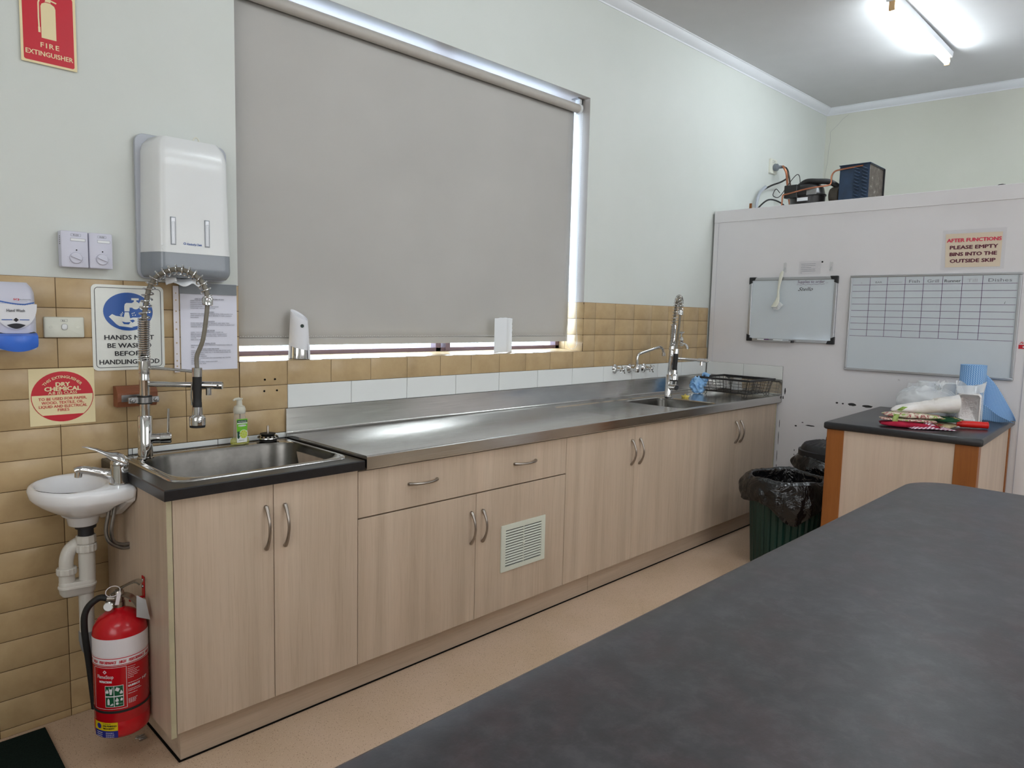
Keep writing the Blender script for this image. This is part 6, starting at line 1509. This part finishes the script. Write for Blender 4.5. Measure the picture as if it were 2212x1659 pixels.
for k in range(15):
    u = k/14; c_ = Vector((3.215+.125*u, -1.535-.270*u, TZ_+.074+.050*u)); w_ = .040+.030*u+.010*math.sin(u*9); h_ = (.014+.030*u**.8)*(1 if k else .4)
    L.append([(c_.x+w_*math.cos(q)*.9, c_.y+w_*math.cos(q)*.35, c_.z+h_*math.sin(q)+.006*nz((u*5, math.cos(q), 0), 1.5, 3)) for q in [2*PI*m/24 for m in range(24)]])
cuff = [Vector((L[-1][m][0]-.004, L[-1][m][1]+.010, L[-1][m][2])) for m in range(24)]; cc_ = sum(cuff, Vector())/24
L.append([tuple(cc_.lerp(q, .86)) for q in cuff]); L.append([tuple(cc_.lerp(q, .70)+Vector((-.04, .09, -.012))) for q in cuff])
b.loft(L, 0, True, True, True)
soft('oven_glove', b, 'thick white oven glove with an open cuff on top of the textile pile', 'oven glove', (3.3, -1.68, TZ_+.07))
b = MB('stripe_cloth')
def sc_f(u, v):
    x = 3.125+0.115*u-0.030*v; y = -1.640-0.165*u-0.030*v; z = TZ_+0.003+0.030*max(0, 1-abs(u-0.45)*2.2)*(1-v*0.9)+0.006*math.sin(u*16)*(1-v); return (x, y, max(z, TZ_+0.002))
b.grid(sc_f, 30, 14); single('striped_cloth', b, 'small pink and white striped cloth in front of the textile pile', 'cloth', (3.16, -1.73, TZ_), solid=0.003)
# red handled tool with a white blade guard
rt = thing('red_handled_tool', 'kitchen tool with a red plastic handle beside the textile pile', 'tool', (3.43, -1.86, TZ_))
b = MB('red_plastic'); b.tube(spline([(3.375, -1.795, TZ_+.020), (3.392, -1.825, TZ_+.020), (3.412, -1.865, TZ_+.020), (3.432, -1.905, TZ_+.020), (3.440, -1.920, TZ_+.020)], 5), [.012]*3+[.0165]*15+[.0175, .018, .015], 16); b.build('handle', rt)
b = MB('white_plastic'); b.loft([[(x, y, TZ_+.002), (x+.002, y, TZ_+.030*k), (x+.010, y, TZ_+.030*k), (x+.012, y, TZ_+.002)] for x, y, k in ((3.340, -1.745, .6), (3.352, -1.770, .8), (3.365, -1.790, 1.0), (3.380, -1.812, .9))], sm=True, cap0=True, cap1=True); b.build('blade_guard', rt)
# plastic bag full of wrapped rolls
b = MB('bag_plastic')
def bag(u, v):
    th = 2*PI*u; ph = PI*(0.04+0.96*v); r = math.sin(ph)**0.75
    d = Vector((math.cos(th)*r, math.sin(th)*r, math.cos(ph))); k = 1+0.12*nz(d, 2.0, 3)+0.035*nz(d, 6, 5)
    z = TZ_+0.002+max(0, 0.082+0.088*d.z*k+0.012*nz(d, 5, 1)*max(d.z, 0)); return (3.640+0.165*d.x*k, -1.585+0.150*d.y*k, z)
b.grid(bag, 64, 36); single('plastic_bag', b, 'white translucent plastic bag of rolls behind the textile pile', 'bag', (3.64, -1.585, TZ_))
for k, (x, y, z, ry) in enumerate(((3.60, -1.54, .045, 0.3), (3.67, -1.64, .046, 0.3))):
    b = MB('paper_white'); d = Vector((math.cos(ry), math.sin(ry), 0))*.075; b.cyl(Vector((x, y, TZ_+z))-d, Vector((x, y, TZ_+z))+d, .038, 24)
    single('wrapped_roll', b, ('white roll inside the plastic bag, on its left', 'white roll inside the plastic bag, on its right')[k], 'roll', (x, y, TZ_+.01))
b = MB('bag_plastic')
def knot(u, v): return (3.560+0.070*v+0.014*math.sin(u*14)*v, -1.655-0.045*(u-0.5)*(0.3+v)-0.01*math.sin(v*7), TZ_+.150+0.055*v+0.012*math.sin(u*18+v*4))
b.grid(knot, 30, 10); single('bag_neck', b, 'pale twisted plastic sleeve standing on the white bag', 'wrapping', (3.58, -1.65, TZ_+.15))
for k, (x, y) in enumerate(((3.900, -1.520), (3.905, -1.640))):
    b = MB('paper_white'); b.lathe([(.048, 0), (.048, .184), (.046, .186), (.022, .186), (.022, .10)], (x, y, TZ_), n=36, cap1=False)
    single('paper_roll', b, ('left white paper roll standing behind the plastic bag', 'right white paper roll standing behind the plastic bag')[k], 'roll', (x, y, TZ_))
b = MB('bag_plastic')
def wr(u, v): return (3.868-0.03*v, -1.482+0.064*v*(1-u*0.3), TZ_+.130+.050*u-.01*v+.006*math.sin(u*9+v*5))
b.grid(wr, 12, 8); single('torn_wrapper', b, 'torn clear wrapper sticking out beside the left paper roll', 'wrapper', (3.85, -1.44, TZ_+.13))
# bag of foil trays
ft = thing('foil_tray_pack', 'stack of foil trays standing in a clear plastic bag before the blue roll', 'foil trays', (3.60, -1.80, TZ_))
fd = Vector((0.25, -0.968, 0)); fn = Vector((-0.968, -0.25, 0)); fo = Vector((3.585, -1.800, TZ_))
def fp(u, v, w_): return fo+fd*u+Vector((0, 0, v))+fn*w_
def frr(hw, v0, v1, r, w_): return [fp(p[0], p[1], w_) for p in rrect(-hw, hw, v0, v1, r, 0, 6)]
b = MB('foil'); b.loft([frr(.050, .004, .164, .014, .040), frr(.052, .002, .166, .016, .043), frr(.045, .010, .158, .014, .046), frr(.040, .018, .150, .014, .020), frr(.034, .026, .142, .012, .016)], sm=True, cap0=False, cap1=True); b.build('front_tray', ft, angle=60)
b = MB('foil'); b.loft([frr(.050, .004, .164, .014, -.045), frr(.051, .003, .165, .015, .040)], sm=True, cap0=True, cap1=False); b.build('tray_stack', ft)
b = MB('bag_plastic')
def fb(u, v):
    q = 2*PI*u; hw = .060*(1+.05*math.sin(q*5+v*4)); r = (abs(math.cos(q))**6+abs(math.sin(q))**6)**(-1/6)
    return fp(hw*math.cos(q)*r*(1+.25*max(0, v-.8)*3*math.sin(q*3)), .001+.205*v+.012*math.sin(q*2+1)*v, .058*math.sin(q)*r*(1-.5*max(0, v-.8)*4))
b.mats[0] = 'clear_plastic'; b.grid(fb, 56, 20); b.build('plastic_bag', ft)
b = MB('bag_plastic')
def fb2(u, v):
    p = fb(u, .82+.18*v); return (p[0]+.004*math.sin(u*40), p[1], p[2]+.012*v*abs(math.sin(u*17)))
b.grid(fb2, 80, 8); b.build('gathered_top', ft)
# blue wave-print wipe roll with a trailing sheet
bw = thing('wipe_roll', 'tall roll of blue wave-printed kitchen wipes with its end trailing on the bench', 'wipe roll', (3.80, -1.78, TZ_))
rc = Vector((3.795, -1.765, TZ_)); RR = .062; RH = .302; tdir = Vector((-.30, -.954, 0)).normalized()
b = MB('blue_wave_wipe')
b.grid(lambda u, v: (rc.x+RR*math.cos(2*PI*u), rc.y+RR*math.sin(2*PI*u), rc.z+.001+RH*v), 64, 2, uvf=lambda u, v: (2*PI*RR*u, RH*v))
b.build('roll', bw)
b = MB('blue_cloth_end') if 0 else MB('blue_wipe'); b.lathe([(RR, RH-.001), (RR-.001, RH+.001), (.022, RH+.001), (.022, RH-.06)], rc, n=48, cap0=False, cap1=False); b.build('roll_end', bw)
b = MB('blue_wave_wipe')
t0 = rc+Vector((RR*.82, -RR*.62, 0))
e0 = Vector((4.010, -1.955, 0)); 
def tail(u, v):
    """sheet leaving the roll: full height at the roll, twisting down to a point near the bench edge"""
    w1 = Vector((3.865, -1.965, TZ_+.004)); top_ = t0.lerp(w1, u); k = (1-u)**0.85
    z = TZ_+.004+(RH-.045)*k*v+.002
    fold = .030*math.sin(PI*u)*(v-.35)
    return (top_.x+fold+.02*u*(1-v), top_.y-.4*fold, z+.006*math.sin(u*7)*v)
b.grid(tail, 40, 20, uvf=lambda u, v: (.32*u, RH*v)); b.build('trailing_sheet', bw, solid=0.0012)
b = MB('blue_wave_wipe')
def tail2(u, v): 
    x0_, y0_ = rc.x-.045-.01*v, rc.y-.050; w1 = Vector((3.790, -1.972, 0)); p = Vector((x0_, y0_, 0)).lerp(w1, u)
    return (p.x+.020*math.sin(PI*u)*(1-v), p.y, TZ_+.003+.110*v*(1-u)**1.2+.003*math.sin(u*9))
b.grid(tail2, 30, 12, uvf=lambda u, v: (.22*u+.3, .11*v)); b.build('folded_sheet', bw, solid=0.0012)

# ================================================================ BINS
def bin_(label, cx, cy, r0, r1, h, mat, ribs, lid, lobe, seedv, hem):
    root = thing('rubbish_bin', label, 'bin', (cx, cy, 0))
    b = MB(mat); n = 120
    def rr(k, r): 
        return r*(1.0 if not ribs else 1.0-0.045*(1 if (k % (n//ribs)) == 0 else 0))
    def lp(r, z): return [(cx+rr(k, r)*math.cos(2*PI*k/n), cy+rr(k, r)*math.sin(2*PI*k/n), z) for k in range(n)]
    b.loft([lp(r0*.97, 0.0), lp(r0, .004), lp(r0+(r1-r0)*.93, h*.93), lp(r1*1.03, h*.94), lp(r1*1.03, h), lp(r1*.97, h), lp(r1*.95, h*.9), lp(r0*.93, .01)], sm=True, cap0=True, cap1=True)
    b.build('body', root, angle=30)
    b = MB('bin_liner')
    def ln(u, v):
        th = 2*PI*u; c_, s_ = math.cos(th), math.sin(th)
        fold = nz((c_*2.2, s_*2.2, v*1.5), 1.3, seedv); fine = nz((c_*6, s_*6, v*3), 1.5, seedv+4)
        hemz = hem*(1+.35*nz((c_, s_, 0), 1.2, seedv+9))
        if lobe:
            dl = math.atan2(math.sin(th-lobe[0]), math.cos(th-lobe[0])); hemz += lobe[1]*math.exp(-(dl/lobe[2])**2)
        if v < .35:
            q = v/.35; r = r1*(.74+.17*q**.6)+.010*fine*(1-q)+.010*fold*(1-q); z = h-.26*(1-q)**1.1+.004
        elif v < .45:
            q = (v-.35)/.10; a_ = PI*q; r = r1*.99-r1*.08*math.cos(a_)+.004*fine; z = h+.004+.014*math.sin(a_)+.004*fine
        else:
            q = (v-.45)/.55; z = h+.004-hemz*q; r = r1*1.05+.016+.020*q*(1+fold)+.014*fine*q+.030*math.sin(PI*q)*(0.3+abs(fold))
            r *= 1-.05*q
        z += .022*nz((c_, s_, 0), 1.6, seedv+2)*(1 if v > .3 else v/.3)
        return (cx+r*c_, cy+r*s_, z)
    b.grid(ln, 140, 60); b.build('liner', root, label='black plastic bin liner folded over the rim')
    if lid:
        b = MB('black_plastic'); L = []; zl = h+.022; n2 = 96; R_ = r1*1.10
        def ll(r, z, ridge=0): return [(cx+r*math.cos(2*PI*k/n2), cy+r*math.sin(2*PI*k/n2), z+(ridge if (k % 4) < 2 else 0)) for k in range(n2)]
        b.loft([ll(R_-.006, zl-.020), ll(R_, zl-.018), ll(R_, zl+.018), ll(R_-.012, zl+.022), ll(R_-.020, zl+.040), ll(R_-.034, zl+.056, .003), ll(R_*.55, zl+.070, .004), ll(R_*.30, zl+.074), ll(.001, zl+.074)], sm=True, cap0=True); b.build('lid', root, angle=35)
        b = MB('black_plastic'); b.tube(spline([(cx-.04, cy-.04, zl+.072), (cx-.03, cy-.03, zl+.100), (cx+.03, cy+.03, zl+.100), (cx+.04, cy+.04, zl+.072)], 5), .009, 10); b.build('lid_handle', root)
    return root
bin_('open green ribbed bin with a black liner folded over, beside the timber post', 3.235, -1.005, .175, .205, .515, 'green_bin', 30, False, (math.radians(214), .10, .42), 3.7, .125)
bin_('black lidded bin standing in the corner behind the green bin', 3.812, -1.030, .150, .172, .565, 'black_plastic', 0, True, None, 8.2, .11)

# ================================================================ LONG ISLAND IN THE FOREGROUND
ib = thing('island_bench', 'long island bench with mottled charcoal laminate top in the foreground', 'bench', (0.6, -2.7, 0))
KX0, KX1, KY0, KY1, KH = -0.50, 1.868, -3.35, -2.018, 0.9
b = MB('charcoal_laminate')
def isl(k, z): return [(p[0], p[1], z) for p in rrect(KX0+k, KX1-k, KY0+k, KY1-k, 0.130, 0, 14)]
b.loft([isl(.008, KH-.038), isl(.001, KH-.033), isl(0, KH-.028), isl(0, KH-.010), isl(.003, KH-.003), isl(.010, KH)], sm=True, cap0=True, cap1=True); b.build('worktop', ib, angle=50)
b = MB('oak_laminate'); b.box(KX0+.14, KX1-.14, KY0+.12, KY1-.12, .10, KH-.038); b.build('carcass', ib)
for k in range(4):
    x0 = KX0+.145+k*.52; b = MB('oak_laminate'); b.box(x0, x0+.515, KY1-.119, KY1-.101, .11, KH-.045); d = b.build('door', ib, bevel=.001, seg=1)
    b = MB('satin_nickel'); q = x0+(.47 if k % 2 == 0 else .045); b.tube([(q, KY1-.101, .62), (q, KY1-.080, .64), (q, KY1-.072, .70), (q, KY1-.080, .76), (q, KY1-.101, .78)], .005, 10); b.build('handle', d)
b = MB('oak_laminate_flat'); b.box(KX0+.18, KX1-.18, KY0+.17, KY1-.17, 0, .10); b.build('plinth', ib)

# ================================================================ FLOOR THINGS
b = MB('mat_green'); b.loft([[(-1.55, -1.25, z), (-0.262, -1.20, z), (-0.228, -0.030, z), (-1.55, -0.030, z)] for z in (0.0005, 0.009)], sm=False, cap0=True, cap1=True)
single('floor_mat', b, 'dark green rubber-backed mat on the floor at the bottom left', 'mat', (-0.9, -0.6, 0), bevel=0.002)
b = MB('galvanised'); b.tube(spline([(-.030+.004*math.sin(k*2.1), -.285-.012*k*.5, .006+.004*(k % 2)) if k % 2 == 0 else (-.004, -.285-.012*k*.5, .006) for k in range(7)], 4), .0013, 6)
single('twisted_wire', b, 'short kinked piece of wire on the floor under the extinguisher', 'wire', (-.02, -.3, .004))
